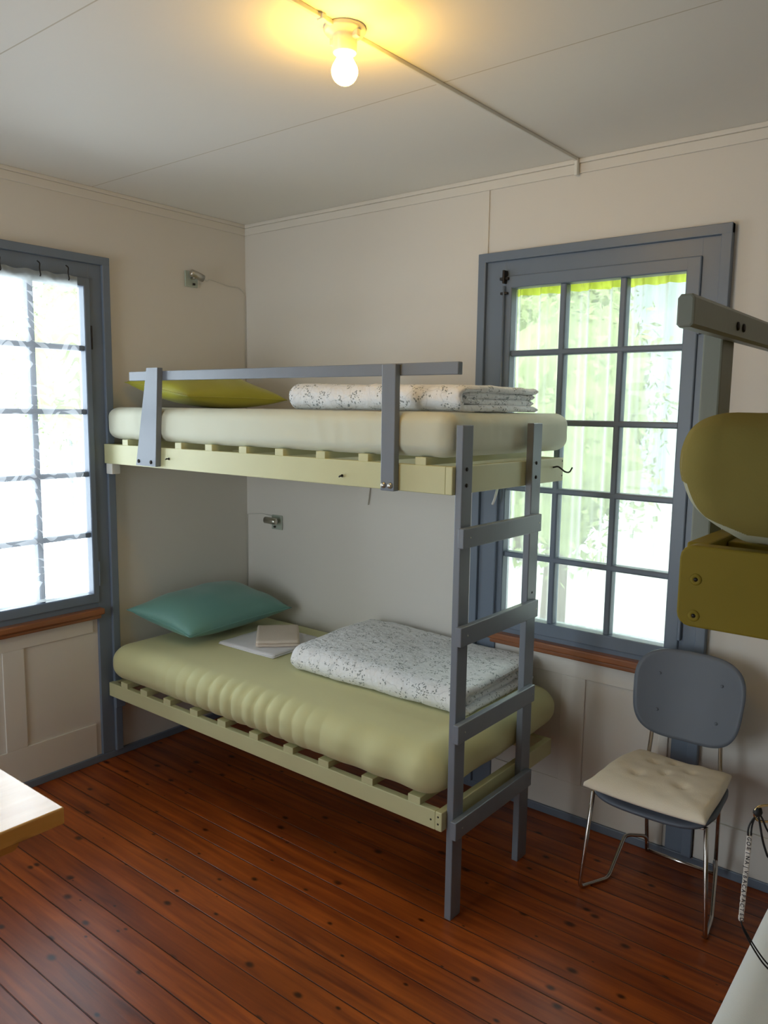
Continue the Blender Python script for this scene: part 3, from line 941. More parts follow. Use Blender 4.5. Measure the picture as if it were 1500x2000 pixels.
m1 = setp(soft_box('mattress', 0.030, 2.012, -0.924, -0.018, U1 + 0.024, 1.765, 0.055, 0.048, M_sheetw, (120, 50, 14), up_disp),
          'mattress in a lime fitted sheet tinted as window-lit on the upper bunk of the corner bed', 'mattress', 'mattresses in fitted sheets')
m2 = setp(soft_box('mattress', 0.035, 2.022, -0.965, -0.018, L1 + 0.025, 0.607, 0.10, 0.08, M_sheet, (300, 40, 16), low_disp),
          'mattress in a gathered lime fitted sheet on the lower bunk of the corner bed', 'mattress', 'mattresses in fitted sheets')


def b2_disp(w, d, p):
    n = 0.006 * noise.noise(w * 5.0) + 0.002 * noise.noise(w * 26.0)
    return w + Vector((d.x * n, d.y * n, n * 0.8))


def b2_shape(w, d, p):
    w = b2_disp(w, d, p)
    if p.z < 0.02:
        k = ((0.02 - p.z) / 0.105) ** 2
        if p.x < 0: w.x += 0.055 * k * min(1, max(0, (-p.x - 0.30) / 0.12))
        if p.y < 0: w.y += 0.012 * k
    return w


def sheet_edge(q):
    return q.z > 1.603 + 0.075 * math.exp(-max(0.0, q.x - 3.095) / 0.05) + 0.004 * math.sin(q.x * 60)


m3 = setp(soft_box('mattress', 3.090, 3.985, -2.018, -0.06, 1.5985, 1.772, 0.06, 0.060, M_sheeto, (260, 30, 130), b2_shape, keep=sheet_edge),
          'mattress in an olive cream sheet on the upper bunk at the right edge', 'mattress', 'mattresses in fitted sheets')
soft_box('mattress_cover', 3.0925, 3.9825, -2.0155, -0.0625, 1.6005, 1.769, 0.058, 0.058, M_sheetc, (90, 40, 40), b2_shape, m3)['label'] = 'pale mattress cover showing below the sheet'
m4 = setp(soft_box('mattress', 3.072, 3.985, -2.0, -0.06, L1 + 0.028, 0.607, 0.07, 0.06, M_bluew, (60, 90, 12), up_disp),
          'mattress in a cool white sheet low at the bottom right corner', 'mattress', 'mattresses in fitted sheets')


def pillow(name, A, B, Cc, D, th, m, label, puff=0.45, seed=1):
    """A,B,C,D corners in order; th = full thickness"""
    A, B, Cc, D = map(Vector, (A, B, Cc, D))
    nrm = (B - A).cross(D - A).normalized()
    if nrm.z < 0: nrm = -nrm
    n = 36
    V, Fc = [], []
    top, bot = {}, {}
    for i in range(n + 1):
        for j in range(n + 1):
            u, v = i / n, j / n
            a, b = 2 * u - 1, 2 * v - 1
            # edges pulled in between the corners
            pa = a * (1 - 0.075 * (1 - b * b) * a * a); pb = b * (1 - 0.055 * (1 - a * a) * b * b)
            uu, vv = (pa + 1) / 2, (pb + 1) / 2
            p = (A * (1 - uu) + B * uu) * (1 - vv) + (D * (1 - uu) + Cc * uu) * vv
            h = ((1 - a * a) * (1 - b * b))
            h = th / 2 * (h ** puff)
            ns = 0.012 * noise.noise(Vector((p.x * 7, p.y * 7, seed))) * min(1, h / (th * 0.2))
            edge = i in (0, n) or j in (0, n)
            top[i, j] = len(V); V.append(p + nrm * (h + ns))
            if edge: bot[i, j] = top[i, j]
            else:
                bot[i, j] = len(V); V.append(Vector((p.x, p.y, p.z)) - nrm * (h * 0.95))
    for i in range(n):
        for j in range(n):
            Fc.append([top[i, j], top[i + 1, j], top[i + 1, j + 1], top[i, j + 1]])
            Fc.append([bot[i, j], bot[i, j + 1], bot[i + 1, j + 1], bot[i + 1, j]])
    o = link(name, V, Fc, m, None, True)
    # piped seam round the edge
    ring = [(i, 0) for i in range(n)] + [(n, j) for j in range(n)] + [(i, n) for i in range(n, 0, -1)] + [(0, j) for j in range(n, 0, -1)]
    Vt, Ft = tube_mesh([V[top[k]] for k in ring], 0.0028, 6, True)
    link('seam', Vt, Ft, m, o, True)
    return setp(o, label, 'pillow', 'pillows')


pillow('pillow', (0.045, -0.842, 0.758), (0.425, -0.748, 0.668), (0.462, -0.10, 0.697), (0.06, -0.19, 0.80), 0.185, M_teal,
       'teal green pillow leaning at the head of the lower bunk')
pillow('pillow', (0.06, -0.825, 1.884), (0.44, -0.742, 1.818), (0.47, -0.14, 1.812), (0.075, -0.20, 1.886), 0.165, M_lime,
       'lime green pillow at the head of the upper bunk behind the guard rail', seed=4)


# folded duvets
def duvet(name, x0, x1, y0, y1, z0, z1, label, skew=0.0, seed=0, top_slope=None):
    """four layers: an outer fold wrapped round an inner one, folds on the aisle side, open ends towards the ladder"""
    hgt = z1 - z0
    t = hgt / 4.0
    V, Fc = [], []
    ns, nx = 44, 64
    rng = random.Random(seed)
    layers = [(1.5 * t, t * 1.16, 0.0), (0.5 * t, t * 1.14, 2.0 * t)]
    for li, (rad, th, inset) in enumerate(layers):
        zc = (z0 + z1) / 2
        yfold = y0 + inset + rad
        back = y1 - 0.02 * li
        # centreline: top from back to fold, half circle, bottom to the back
        cl_ = []
        straight = back - yfold
        for i in range(18):
            dd = straight * (1 - math.cos(i / 18 * math.pi / 2))
            cl_.append((back - dd, zc + rad, 0.0, 1.0, dd))
        for i in range(15):
            a = math.pi / 2 + math.pi * i / 14
            cl_.append((yfold + rad * 1.05 * math.cos(a), zc + rad * math.sin(a), math.cos(a), math.sin(a), straight))
        for i in range(17, -1, -1):
            dd = straight * (1 - math.cos(i / 18 * math.pi / 2))
            cl_.append((back - dd, zc - rad, 0.0, -1.0, dd))
        n1 = len(cl_)
        k0 = len(V)
        xe1 = x1 - 0.012 * li - rng.uniform(0, 0.012)
        xe0 = x0 + 0.02 * li
        for side in (1, -1):
            for (s, (yy, zz, ny, nz, dd)) in enumerate(cl_):
                for j in range(nx + 1):
                    q = -math.cos(math.pi * j / nx)      # bunch towards the ends
                    fx = (q + 1) / 2
                    x = xe0 + (xe1 - xe0) * fx
                    ex = min(fx, 1 - fx) * (xe1 - xe0)
                    prof = min(1.0, math.sqrt(max(0.0, 1 - (1 - min(1, ex / 0.016)) ** 2))) * min(1.0, math.sqrt(max(0, 1 - (1 - min(1, dd / 0.018)) ** 2)))
                    # quilting seams pinch the filling
                    arc = s / n1 * 6.0
                    quilt = 0.78 + 0.22 * min(1.0, 2.2 * abs(math.sin(x * 13 + 0.9 * math.sin(arc * 1.3) + seed)) ** 0.6) * min(1.0, 0.5 + 0.9 * abs(math.sin(arc + 0.8 * math.sin(x * 6))) ** 0.6)
                    hh = th / 2 * prof * quilt
                    bow = 0.0
                    p = Vector((x, yy + ny * hh * side, zz + nz * hh * side))
                    nn = noise.noise(Vector((x * 9 + seed * 3, yy * 9, zz * 20 + li)))
                    n2 = noise.noise(Vector((x * 34, yy * 20 + seed, zz * 40 + li * 5)))
                    p += Vector((0.010 * noise.noise(Vector((yy * 9, zz * 25, seed + li))), ny * 0.006 * nn - 0.002 * n2, nz * (0.006 * nn + 0.003 * n2) * (1 if side == 1 else 0.4)))
                    V.append(p)
        m_ = nx + 1

        def vid(sd, s, j): return k0 + sd * n1 * m_ + s * m_ + j
        for s in range(n1 - 1):
            for j in range(nx):
                Fc.append([vid(0, s, j), vid(0, s, j + 1), vid(0, s + 1, j + 1), vid(0, s + 1, j)])
                Fc.append([vid(1, s, j), vid(1, s + 1, j), vid(1, s + 1, j + 1), vid(1, s, j + 1)])
        for s in range(n1 - 1):
            for j in (0, nx):
                Fc.append([vid(0, s, j), vid(0, s + 1, j), vid(1, s + 1, j), vid(1, s, j)])
        for j in range(nx):
            for s in (0, n1 - 1):
                Fc.append([vid(0, s, j), vid(1, s, j), vid(1, s, j + 1), vid(0, s, j + 1)])
    cx, cy = (x0 + x1) / 2, (y0 + y1) / 2
    out = []
    for p in V:
        if top_slope:
            k = (p.z - z0) / hgt
            p = Vector((p.x, p.y, z0 + k * hgt * top_slope(p.x, p.y)))
        d = Vector((p.x - cx, p.y - cy, 0))
        d.rotate(Matrix.Rotation(skew, 3, 'Z'))
        q = Vector((cx + d.x, cy + d.y, max(p.z, z0 + 0.0005)))
        out.append(q)
    o = link(name, out, Fc, M_duvet, None, True)
    return setp(o, label, 'duvet', 'folded duvets with sprig print')


duvet('duvet', 1.005, 1.905, -0.625, -0.055, 0.608, 0.735, 'folded white sprig-print duvet on the lower bunk beside the towels', math.radians(1.5), 1,
      lambda x, y: 0.84 + 0.2 * math.exp(-((x - 1.15) / 0.3) ** 2 - ((y + 0.25) / 0.3) ** 2))
duvet('duvet', 1.165, 1.985, -0.80, -0.245, 1.767, 1.868, 'folded white sprig-print duvet on the upper bunk against the guard rail', 0.0, 5,
      lambda x, y: 0.97 - 0.1 * (x - 1.17))


def folded_cloth(name, c, sx, sy, z0, layers, th, rot, m, label, cat):
    V, Fc = [], []
    R = Matrix.Rotation(rot, 3, 'Z')
    cx, cy = c
    for k in range(layers):
        v, f = cube_grid((14, 14, 2))
        ins = 0.004 * ((k * 7) % 3)
        hx, hy, hz = sx / 2 - ins, sy / 2 - ins * 0.5, th / 2
        b = len(V)
        for q in v:
            p = Vector((q.x * hx, q.y * hy, q.z * hz))
            rr = hz * 0.98
            qq = Vector((max(-hx + rr, min(hx - rr, p.x)), max(-hy + rr, min(hy - rr, p.y)), 0))
            d = p - qq
            if d.length > 1e-9 and (abs(p.x) > hx - rr or abs(p.y) > hy - rr):
                p = qq + d.normalized() * hz
            p = R @ p
            w = Vector((cx + p.x, cy + p.y, z0 + hz + k * th * 0.94 + p.z))
            w.z += 0.0025 * noise.noise(Vector((w.x * 14, w.y * 14, 2.0)))
            V.append(w)
        Fc += [[b + i for i in q] for q in f]
    return setp(link(name, V, Fc, m, None, True), label, cat)


folded_cloth('folded_sheet', (0.640, -0.410), 0.375, 0.375, 0.6085, 2, 0.007, math.radians(2), M_towelw,
             'flat folded white sheet lying on the lower bunk under the cream towel', 'sheet')
folded_cloth('folded_towel', (0.640, -0.372), 0.31, 0.215, 0.6225, 2, 0.0155, math.radians(-44), M_towelb,
             'small folded cream towel lying on the white sheet', 'towel')

# ------------------------------------------------------------------ pine table at the left edge
TB = thing('table', (1.0, -2.46, 0), 'lacquered pine table whose corner enters at the left edge', 'table')
box('tabletop', 0.42, 1.612, -2.86, -2.062, 0.694, 0.740, M_pine_top, TB, 0.004)
for x in (1.535, 0.49):
    pf = []
    for (y, z) in ((-2.76, 0.694), (-2.165, 0.694), (-2.165, 0.676)): pf.append((y, z))
    for k in range(6):
        a = math.radians(90 * k / 5)
        pf.append((-2.165 - 0.02 + 0.02 * math.cos(a), 0.678 - 0.02 * math.sin(a) - 0.002))
    pf += [(-2.74, 0.656), (-2.76, 0.676)]
    prism('batten', pf, 0, x - 0.04, x + 0.04, M_pine, TB, 0.003)
for (x, y) in ((1.42, -2.70), (0.50, -2.70), (0.50, -2.22), (1.42, -2.58)):
    box('leg', x - 0.03, x + 0.03, y - 0.03, y + 0.03, 0, 0.694 if x > 1 else 0.656, M_pine, TB, 0.004)
boxes('apron', [(0.53, 1.39, -2.60, -2.575, 0.60, 0.694)], M_pine, TB, 0.003)

# ------------------------------------------------------------------ chair
CH = thing('chair', (2.57, -0.30, 0), 'grey-blue plywood chair with bent chrome legs by the window', 'chair')
r = 0.0075


def chx(t):  # mirror helper: t=0 left, 1 right
    return t


def seat_grid(name, cx, cy, wx, wy, zf, sxp, th, m, parent, shape, n=28):
    V, Fc = [], []
    for side in (0, 1):
        for i in range(n + 1):
            for j in range(n + 1):
                a, b = 2 * i / n - 1, 2 * j / n - 1
                # superellipse square-to-round mapping
                mm_ = max(abs(a), abs(b)); an = math.atan2(b, a)
                rr_ = mm_ * (abs(math.cos(an)) ** sxp + abs(math.sin(an)) ** sxp) ** (-1.0 / sxp)
                u, v = rr_ * math.cos(an), rr_ * math.sin(an)
                V.append(shape(cx, cy, u, v, wx, wy, th * (0.5 - side), a, b))
    m_ = n + 1
    for i in range(n):
        for j in range(n):
            q = [i * m_ + j, (i + 1) * m_ + j, (i + 1) * m_ + j + 1, i * m_ + j + 1]
            Fc.append(q); Fc.append([x + m_ * m_ for x in q][::-1])
    rim = [i * m_ for i in range(n)] + [n * m_ + j for j in range(n)] + [i * m_ + n for i in range(n, 0, -1)] + [j for j in range(n, 0, -1)]
    for k in range(len(rim)):
        a_, b_ = rim[k], rim[(k + 1) % len(rim)]
        Fc.append([a_, b_, b_ + m_ * m_, a_ + m_ * m_])
    return link(name, V, Fc, m, parent, True)


def seat_shape(cx, cy, u, v, wx, wy, dz, a, b):
    taper = 1.0 + 0.08 * (-v)                # wider at the front
    z = 0.424 - 0.012 * max(0, v) + 0.012 * u * u - 0.02 * max(0, -v - 0.7) / 0.3
    return Vector((cx + u * wx * taper, cy + v * wy, z + dz))


seat_grid('seat', 2.57, -0.315, 0.205, 0.195, 0.42, 4.5, 0.011, M_chair, CH, seat_shape)


def back_shape(cx, cy, u, v, wx, wy, dz, a, b):
    w = wx * (1.0 + 0.055 * v)
    x = cx + u * w
    return Vector((x, cy + 0.042 * (1 - u * u) * 0.9 - 0.04 + 0.03 * v + dz, 0.727 + v * wy))


bk = seat_grid('backrest', 2.587, -0.135, 0.197, 0.163, 0, 3.3, 0.010, M_chair, CH, back_shape)
for (u, v) in ((-0.58, 0.42), (0.58, 0.42), (-0.58, -0.42), (0.58, -0.42)):
    p = back_shape(2.587, -0.135, u, v, 0.190, 0.160, -0.005, 0, 0)
    lathe('rivet', [(0.006, 0), (0.005, 0.002), (0.002, 0.0035)], p, (0, -1, 0.1), M_chair, bk, 10)
for s in (-1, 1):
    fx, tx = (2.323, 2.372) if s < 0 else (2.779, 2.765)
    rx = 2.448 if s < 0 else 2.708
    # front leg, runner on the floor, diagonal up to the rear and hook over to the cross tube
    pts = [(tx, -0.47, 0.415), (fx, -0.44, r), (fx + 0.06 * (-s) * (1.0 if s < 0 else 0.25), -0.315, r), (fx + 0.055 * (-s), -0.145, 0.108), (rx, -0.105, 0.112), (rx, -0.09, 0.06)]
    tube('leg', smooth_path(pts, 0.022), r, M_chrome, CH)
    # back upright: from the cross tube past the seat to the backrest
    pts = [(rx, -0.09, 0.045), (rx - 0.008 * (-s), -0.13, 0.41), (rx - 0.002 * s, -0.125, 0.52), (rx - 0.012 * s, -0.113, 0.80)]
    tube('back_upright', smooth_path(pts, 0.05), r, M_chrome, CH)
tube('cross_tube', [(2.446, -0.09, 0.045), (2.710, -0.09, 0.045)], r, M_chrome, CH)
box('seat_support', 2.38, 2.76, -0.475, -0.455, 0.405, 0.414, M_chrome, CH, 0.003)
box('seat_support', 2.44, 2.715, -0.15, -0.13, 0.402, 0.411, M_chrome, CH, 0.003)

# tufted cushion
V, Fc = cube_grid((48, 48, 8))
tufts = [(-0.36, 0.40), (0.36, 0.40), (-0.40, -0.28), (0.40, -0.28), (0, 0.06), (0, 0.62)]


def cushion_pt(v):
    a, b, c = v
    h = max(0.0, (1 - abs(a) ** 3.5) * (1 - abs(b) ** 3.5)) ** 0.42
    u = a * (1 - 0.045 * (1 - b * b)); w = b * (1 - 0.045 * (1 - a * a))
    if b > -0.2: u *= 1 - 0.17 * ((b + 0.2) / 1.2) ** 1.6
    zm = 0.448 + 0.012 * u * u - 0.010 * max(0, w) + 0.006
    up = 0.010 + 0.030 * h
    dn = 0.007 + 0.006 * h
    z = zm + (up * c if c > 0 else dn * c)
    if c > 0.3:
        for (ta, tb) in tufts:
            z -= 0.013 * (c - 0.3) / 0.7 * math.exp(-((a - ta) ** 2 + (b - tb) ** 2) / 0.010)
        z += 0.004 * noise.noise(Vector((a * 3.5, b * 3.5, 3)))
    bulge = 1 + 0.02 * (1 - c * c)
    return Vector((2.574 + u * 0.205 * bulge, -0.330 + w * 0.213 * bulge, z))


V = [cushion_pt(v) for v in V]
cu = setp(link('seat_cushion', V, Fc, M_seat, None, True), 'cream tufted cushion lying on the seat of the grey-blue chair', 'cushion')
for (ta, tb) in tufts:
    lathe('tuft', [(0.004, -0.002), (0.0045, 0.001), (0.002, 0.0025)], cushion_pt((ta, tb, 1.0)), (0, 0, 1), M_seat, cu, 8)

# ------------------------------------------------------------------ ceiling lamp and cable duct
LX, LY = 1.957, -1.382
LP = thing('ceiling_lamp', (LX, LY, H), 'bare lit light bulb in a cream porcelain holder on the ceiling', 'lamp')
lathe('lamp_holder', [(0.056, 0), (0.056, 0.008), (0.052, 0.014), (0.036, 0.020), (0.033, 0.026), (0.032, 0.062), (0.029, 0.064), (0.026, 0.060)], (LX, LY, H), (0, 0, -1), M_porc, LP)
for s in (-1, 1):
    boxes('mounting_lug', [(LX + s * 0.028 if s > 0 else LX - 0.050, LX + 0.050 if s > 0 else LX - 0.028, LY - 0.008, LY + 0.008, H - 0.034, H - 0.012)], M_porc, LP, 0.004)
bprof = []
for k in range(25):
    t = k / 24
    d = 0.058 + t * 0.085
    zz = t * 0.085
    if zz < 0.026: rr = 0.0165 + (zz / 0.026) ** 1.5 * 0.0100
    else:
        q = (zz - 0.0495) / 0.0355
        rr = 0.0355 * math.sqrt(max(0, 1 - q * q)) if zz > 0.049 else 0.0265 + 0.009 * math.sin((zz - 0.026) / 0.0235 * math.pi / 2)
    bprof.append((rr, d))
lathe('bulb', bprof, (LX, LY, H), (0, 0, -1), bulb_mat(), LP, 32)

V, Fc = boxes_mesh([(LX - 0.006, LX + 0.006, LY + 0.052, -0.022, H - 0.012, H), (LX - 0.006, LX + 0.006, YF + 0.01, LY - 0.052, H - 0.012, H)], 0.002)
V2 = []
for v in V:   # the duct drifts slightly towards the wall end
    V2.append(Vector((v.x + 0.028 * (v.y - LY) / 1.38 if v.y > LY else v.x + 0.012 * (LY - v.y) / 0.4 * 0.3, v.y, v.z)))
cdct = link('cable_duct', V2, Fc, M_plast, None)
setp(cdct, 'narrow white cable duct running across the ceiling past the bulb', 'cable duct')
V, Fc = boxes_mesh([(1.979, 1.993, -0.032, -0.012, H - 0.066, H), ], 0.003)
link('corner_drop', V, Fc, M_plast, cdct)
boxes('cable_clip', [(LX - 0.009, LX + 0.013, LY - 0.10, LY - 0.085, H - 0.015, H)], M_plast, cdct, 0.002)


# ------------------------------------------------------------------ wall spotlights
def spot(loc, nrm, along, label, path, body_len=0.075, dirv=(0, 1, 0)):
    n_ = Vector(nrm); a_ = Vector(along); z_ = Vector((0, 0, 1))
    L_ = Vector(loc)
    root = thing('wall_spotlight', loc, label, 'wall lamp', 'small steel wall spotlights')
    V, Fc = [], []
    h = 0.04
    v, f = boxes_mesh([(-h, h, 0.002, 0.010, -h, h)], 0.002)
    link('wall_plate', [L_ + a_ * q.x + n_ * q.y + z_ * q.z for q in v], f, M_glassplate, root)
    lathe('stem', [(0.007, 0.008), (0.006, 0.045)], L_ + z_ * 0.004, n_, M_steel, root, 12)
    d = Vector(dirv).normalized()
    c = L_ + n_ * 0.056 + z_ * 0.014
    lathe('lamp_head', [(0.010, -body_len * 0.55), (0.0175, -body_len * 0.5), (0.0185, -body_len * 0.3), (0.0185, body_len * 0.5), (0.015, body_len * 0.5), (0.012, body_len * 0.42)], c, d, M_steel, root, 20)
    lathe('lens', [(0.0145, body_len * 0.46), (0.013, body_len * 0.56), (0.006, body_len * 0.62)], c, d, M_plast, root, 16)
    boxes('switch', [tuple()] if False else [(L_.x + a_.x * 0.012 - 0.006 + n_.x * 0.012, L_.x + a_.x * 0.012 + 0.006 + n_.x * 0.012,
                                              L_.y + a_.y * 0.012 - 0.006 + n_.y * 0.012, L_.y + a_.y * 0.012 + 0.006 + n_.y * 0.012, L_.z - 0.03, L_.z - 0.02)], M_dark, root, 0.001)
    tube('cord', path, 0.0022, M_cordw, root, 6)


spot((0, -0.378, 2.432), (1, 0, 0), (0, 1, 0), 'small steel spotlight on the left wall above the upper bunk',
     smooth_path([(0.012, -0.340, 2.445), (0.018, -0.31, 2.462), (0.016, -0.285, 2.430), (0.006, -0.26, 2.448), (0.004, -0.12, 2.428), (0.004, -0.05, 2.432), (0.004, -0.006, 2.402), (0.004, -0.004, 1.62)], 0.02),
     dirv=(0.12, 0.85, -0.28))
spot((0.255, 0, 1.135), (0, -1, 0), (-1, 0, 0), 'small steel spotlight on the back wall under the upper bunk',
     smooth_path([(0.24, -0.008, 1.170), (0.12, -0.004, 1.172), (0.006, -0.006, 1.160), (0.004, -0.006, 1.09), (0.004, -0.006, 0.64)], 0.01),
     dirv=(-0.9, -0.15, 0.07))
# loose end of a strap hanging below the upper bunk at the wall
st_ = prism('strap_end', [(0.900, 1.375), (0.930, 1.375), (0.918, 1.29), (0.910, 1.29)], 1, -0.012, -0.004, M_wall, None, 0.001)
prism('strap_upper', [(0.897, 1.488), (0.933, 1.488), (0.930, 1.375), (0.900, 1.375)], 1, -0.012, -0.004, M_wall, st_, 0.001)
setp(st_, 'pale cloth strap end hanging against the back wall under the upper bunk', 'strap')

# ------------------------------------------------------------------ lanyard with letter beads at the right edge
DEP = 0.95
CAMP = Vector((3.4427, -3.0567, 1.76846))


def ray_pt(px, py, dep):
    return CAMP + (F_ + R_ * ((px - 750) / 1537.93) - U_ * ((py - 1000) / 1537.93)) * dep


KC = thing('lanyard', ray_pt(1478, 1588, DEP), 'black cord lanyard with white letter beads hanging from a brass clip', 'lanyard')
a0 = ray_pt(1474, 1589, DEP); a1 = ray_pt(1530, 1589, DEP)
ex = (a1 - a0).normalized(); ez = Vector((0, 0, 1))
ring = []
L_ = (a1 - a0).length; hz = 0.0105
for k in range(32):
    t = 2 * math.pi * k / 32
    c_, s_ = math.cos(t), math.sin(t)
    ring.append(a0 + ex * (L_ / 2 + math.copysign(abs(c_) ** 0.7, c_) * L_ / 2) + ez * math.copysign(abs(s_) ** 0.8, s_) * hz)
tube('brass_clip', ring, 0.0016, M_brass, KC, 10, True)
hookp = Vector((3.36, -2.0, 1.525))
tube('hanging_cord', smooth_path([a1 + ez * 0.008, a1 + ex * 0.01 + ez * 0.06, hookp + Vector((0, -0.022, -0.01)), hookp + Vector((0, -0.012, 0.006))], 0.02), 0.0011, M_cord, KC, 6)
tube('screw_hook', smooth_path([hookp + Vector((0, 0.004, 0.004)), hookp + Vector((0, -0.014, 0.004)), hookp + Vector((0, -0.024, -0.006)), hookp + Vector((0, -0.024, 0.012))], 0.006), 0.0018, M_brass, KC, 8)
k0 = ray_pt(1480, 1586, DEP)
lathe('knot', [(0.002, -0.006), (0.005, -0.003), (0.0055, 0.001), (0.003, 0.006)], k0, (0.2, 0, 1), M_cord, KC, 10)
for s in (-1, 1):
    tube('bead_cord', bez(k0, ray_pt(1474, 1600, DEP), ray_pt(1463 + 4 * s, 1606, DEP), ray_pt(1464 + 3 * s, 1632, DEP), 10), 0.0011, M_cord, KC, 6)
word = 'GOEINAJVBACAPACTED'
nb = len(word)
fnt = None
for i, ch in enumerate(word):
    t = i / (nb - 1)
    px = 1463.5 - 1.2 * math.sin(t * 3.0) + (1447.5 - 1463.5) * (t ** 1.25); py = 1636.5 + (1793 - 1636.5) * t
    p = ray_pt(px, py, DEP)
    fc = (CAMP - p).normalized()
    ux = fc.cross(Vector((0, 0, 1))).normalized() * -1
    rz = Vector((0, 0, 1))
    hb = 0.00275
    v, f = boxes_mesh([(-hb, hb, -hb, hb, -hb, hb)], 0.0008)
    # beads face the camera side of the room, turned slightly each
    yaw = math.atan2(fc.y, fc.x) + random.uniform(-0.25, 0.25)
    fx_ = Vector((math.cos(yaw), math.sin(yaw), 0)); sx_ = Vector((-math.sin(yaw), math.cos(yaw), 0))
    bead = link('letter_bead', [p + sx_ * q.x + fx_ * q.y + rz * q.z for q in v], f, M_bead, KC)
    cu_ = bpy.data.curves.new('letter', 'FONT')
    cu_.body = ch; cu_.size = 0.0062; cu_.offset = 0.00012; cu_.align_x = 'CENTER'; cu_.align_y = 'CENTER'; cu_.extrude = 0.0001
    cu_.materials.append(M_letter)
    tmp = bpy.data.objects.new('letter_curve', cu_)
    lme = bpy.data.meshes.new_from_object(tmp)
    bpy.data.objects.remove(tmp)
    lo = bpy.data.objects.new('letter', lme)
    C.objects.link(lo)
    lo.parent = bead
    # letters read down the string
    mr = Matrix((( -rz.x, sx_.x, fx_.x), (-rz.y, sx_.y, fx_.y), (-rz.z, sx_.z, fx_.z)))
    lo.matrix_parent_inverse = Matrix.Identity(4)
    lo.location = p + fx_ * (hb + 0.0001) - ORG[bead.name]
    lo.rotation_euler = mr.to_euler()
tail = [ray_pt(1447, 1796, DEP), ray_pt(1450, 1812, DEP), ray_pt(1468, 1848, DEP), ray_pt(1490, 1882, DEP), ray_pt(1510, 1902, DEP), ray_pt(1530, 1890, DEP), ray_pt(1536, 1780, DEP), ray_pt(1528, 1660, DEP), ray_pt(1520, 1592, DEP)]
tube('tail_cord', smooth_path(tail, 0.02), 0.001, M_cord, KC, 6)
tube('tail_cord', smooth_path([ray_pt(1450, 1808, DEP), ray_pt(1472, 1846, DEP), ray_pt(1494, 1878, DEP), ray_pt(1514, 1896, DEP + 0.01), ray_pt(1532, 1870, DEP), ray_pt(1526, 1650, DEP), ray_pt(1516, 1594, DEP)], 0.02), 0.001, M_cord, KC, 6)
tube('loop_cord', smooth_path([k0, ray_pt(1484, 1608, DEP), ray_pt(1490, 1645, DEP), ray_pt(1500, 1676, DEP), ray_pt(1512, 1672, DEP), ray_pt(1514, 1620, DEP), ray_pt(1508, 1594, DEP)], 0.015), 0.0013, M_cord, KC, 6)
tube('loop_cord', smooth_path([k0, ray_pt(1488, 1596, DEP), ray_pt(1498, 1622, DEP), ray_pt(1512, 1640, DEP), ray_pt(1522, 1594, DEP)], 0.01), 0.0012, M_cord, KC, 6)

# ------------------------------------------------------------------ outdoors, seen through the back window
yd = prism('yard', [(-3.0, 0.6), (30, 0.6), (30, 60), (-40, 60), (-40, 27)], 2, -1.4, -1.2, M_ground, None, 0)
setp(yd, 'yard beyond the window, coloured pale as if sunlit', 'yard', kind='stuff')


# slope added to cover the bright sky behind the panes
V, Fc = [], []
for i in range(61):
    for j in range(25):
        x = -45 + 75 * i / 60; k = j / 24
        y = 26 + 14 * k
        z = -1.2 + 13 * k ** 0.8 + 1.3 * noise.noise(Vector((x * 0.4, y * 0.4, 1))) * min(1, k * 4)
        V.append((x, y, z))
for i in range(60):
    for j in range(24):
        a = i * 25 + j
        Fc.append([a, a + 25, a + 26, a + 1])
setp(link('sky_cover_hillside', V, Fc, M_hill, None, True), 'added slope behind the house that covers the bright sky', 'hill', kind='stuff')


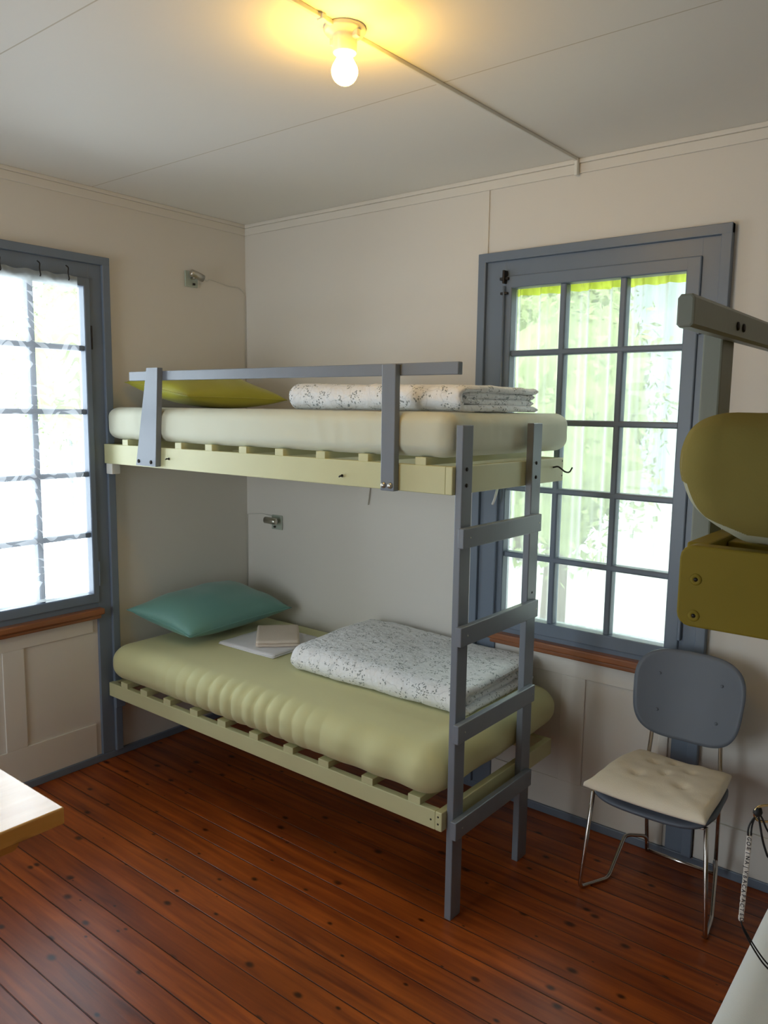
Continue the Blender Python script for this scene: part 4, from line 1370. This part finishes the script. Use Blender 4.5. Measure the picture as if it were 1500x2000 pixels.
def tree(loc, hgt, rad, label, seed, trunk=0.16, mt=None):
    rng = random.Random(seed)
    L0_ = Vector(loc)
    root = thing('tree', loc, label, 'tree', 'trees beyond the window')
    tube('trunk', [L0_, L0_ + Vector((0.05, 0, hgt * 0.4)), L0_ + Vector((0, 0.05, hgt * 0.75))], [trunk, trunk * 0.75, trunk * 0.3], mt or M_bark, root, 10)
    V, Fc = [], []
    for k in range(3200):
        d = Vector((rng.gauss(0, 1), rng.gauss(0, 1), rng.gauss(0, 1))).normalized()
        c = L0_ + Vector((0, 0, hgt * 0.62)) + Vector((d.x * rad, d.y * rad, d.z * hgt * 0.40)) * (0.55 + 0.45 * rng.random() + 0.25 * noise.noise(d * 3 + Vector((seed, 0, 0))))
        s = rng.uniform(0.04, 0.085)
        u = Vector((rng.gauss(0, 1), rng.gauss(0, 1), rng.gauss(0, 1))).normalized()
        w = u.cross(d).normalized()
        b = len(V)
        V += [c - u * s, c + w * s * 0.5, c + u * s, c - w * s * 0.5]
        Fc.append([b, b + 1, b + 2, b + 3])
    # crown core
    bm = bmesh.new(); bmesh.ops.create_icosphere(bm, subdivisions=3, radius=1.0)
    b = len(V)
    for v in bm.verts:
        q = v.co.copy(); f = 0.75 + 0.3 * noise.noise(q * 2.5 + Vector((seed, 0, 0)))
        V.append(L0_ + Vector((0, 0, hgt * 0.62)) + Vector((q.x * rad * f, q.y * rad * f, q.z * hgt * 0.36 * f)))
    bm.verts.index_update()
    Fc += [[b + v.index for v in fa.verts] for fa in bm.faces]
    bm.free()
    link('crown', V, Fc, M_leaf, root)


tree((-0.6, 5.2, -1.2), 4.6, 1.25, 'leafy yellow-green tree seen through the left column of panes', 2)
tree((-4.2, 11.0, -1.2), 8.5, 2.4, 'tall leafy tree far behind the window at left', 5)
tree((-14.0, 6.9, -1.2), 6.4, 1.3, 'tree added outside the left window to darken its panes', 9, 0.07, M_hill)  # added tree; dims the panes so the curtain print shows
hb_ = thing('brick_house', (2.0, 14.0, -1.2), 'pale pink brick house seen faintly through the window panes', 'house')
hb_obj = box('wall', -1.2, 4.6, 13, 18, -1.2, 2.6, M_brick, hb_, 0)
prism('roof', [(-1.7, 2.6), (5.1, 2.6), (1.7, 4.9)], 1, 12.6, 18.4, M_brick, hb_, 0)
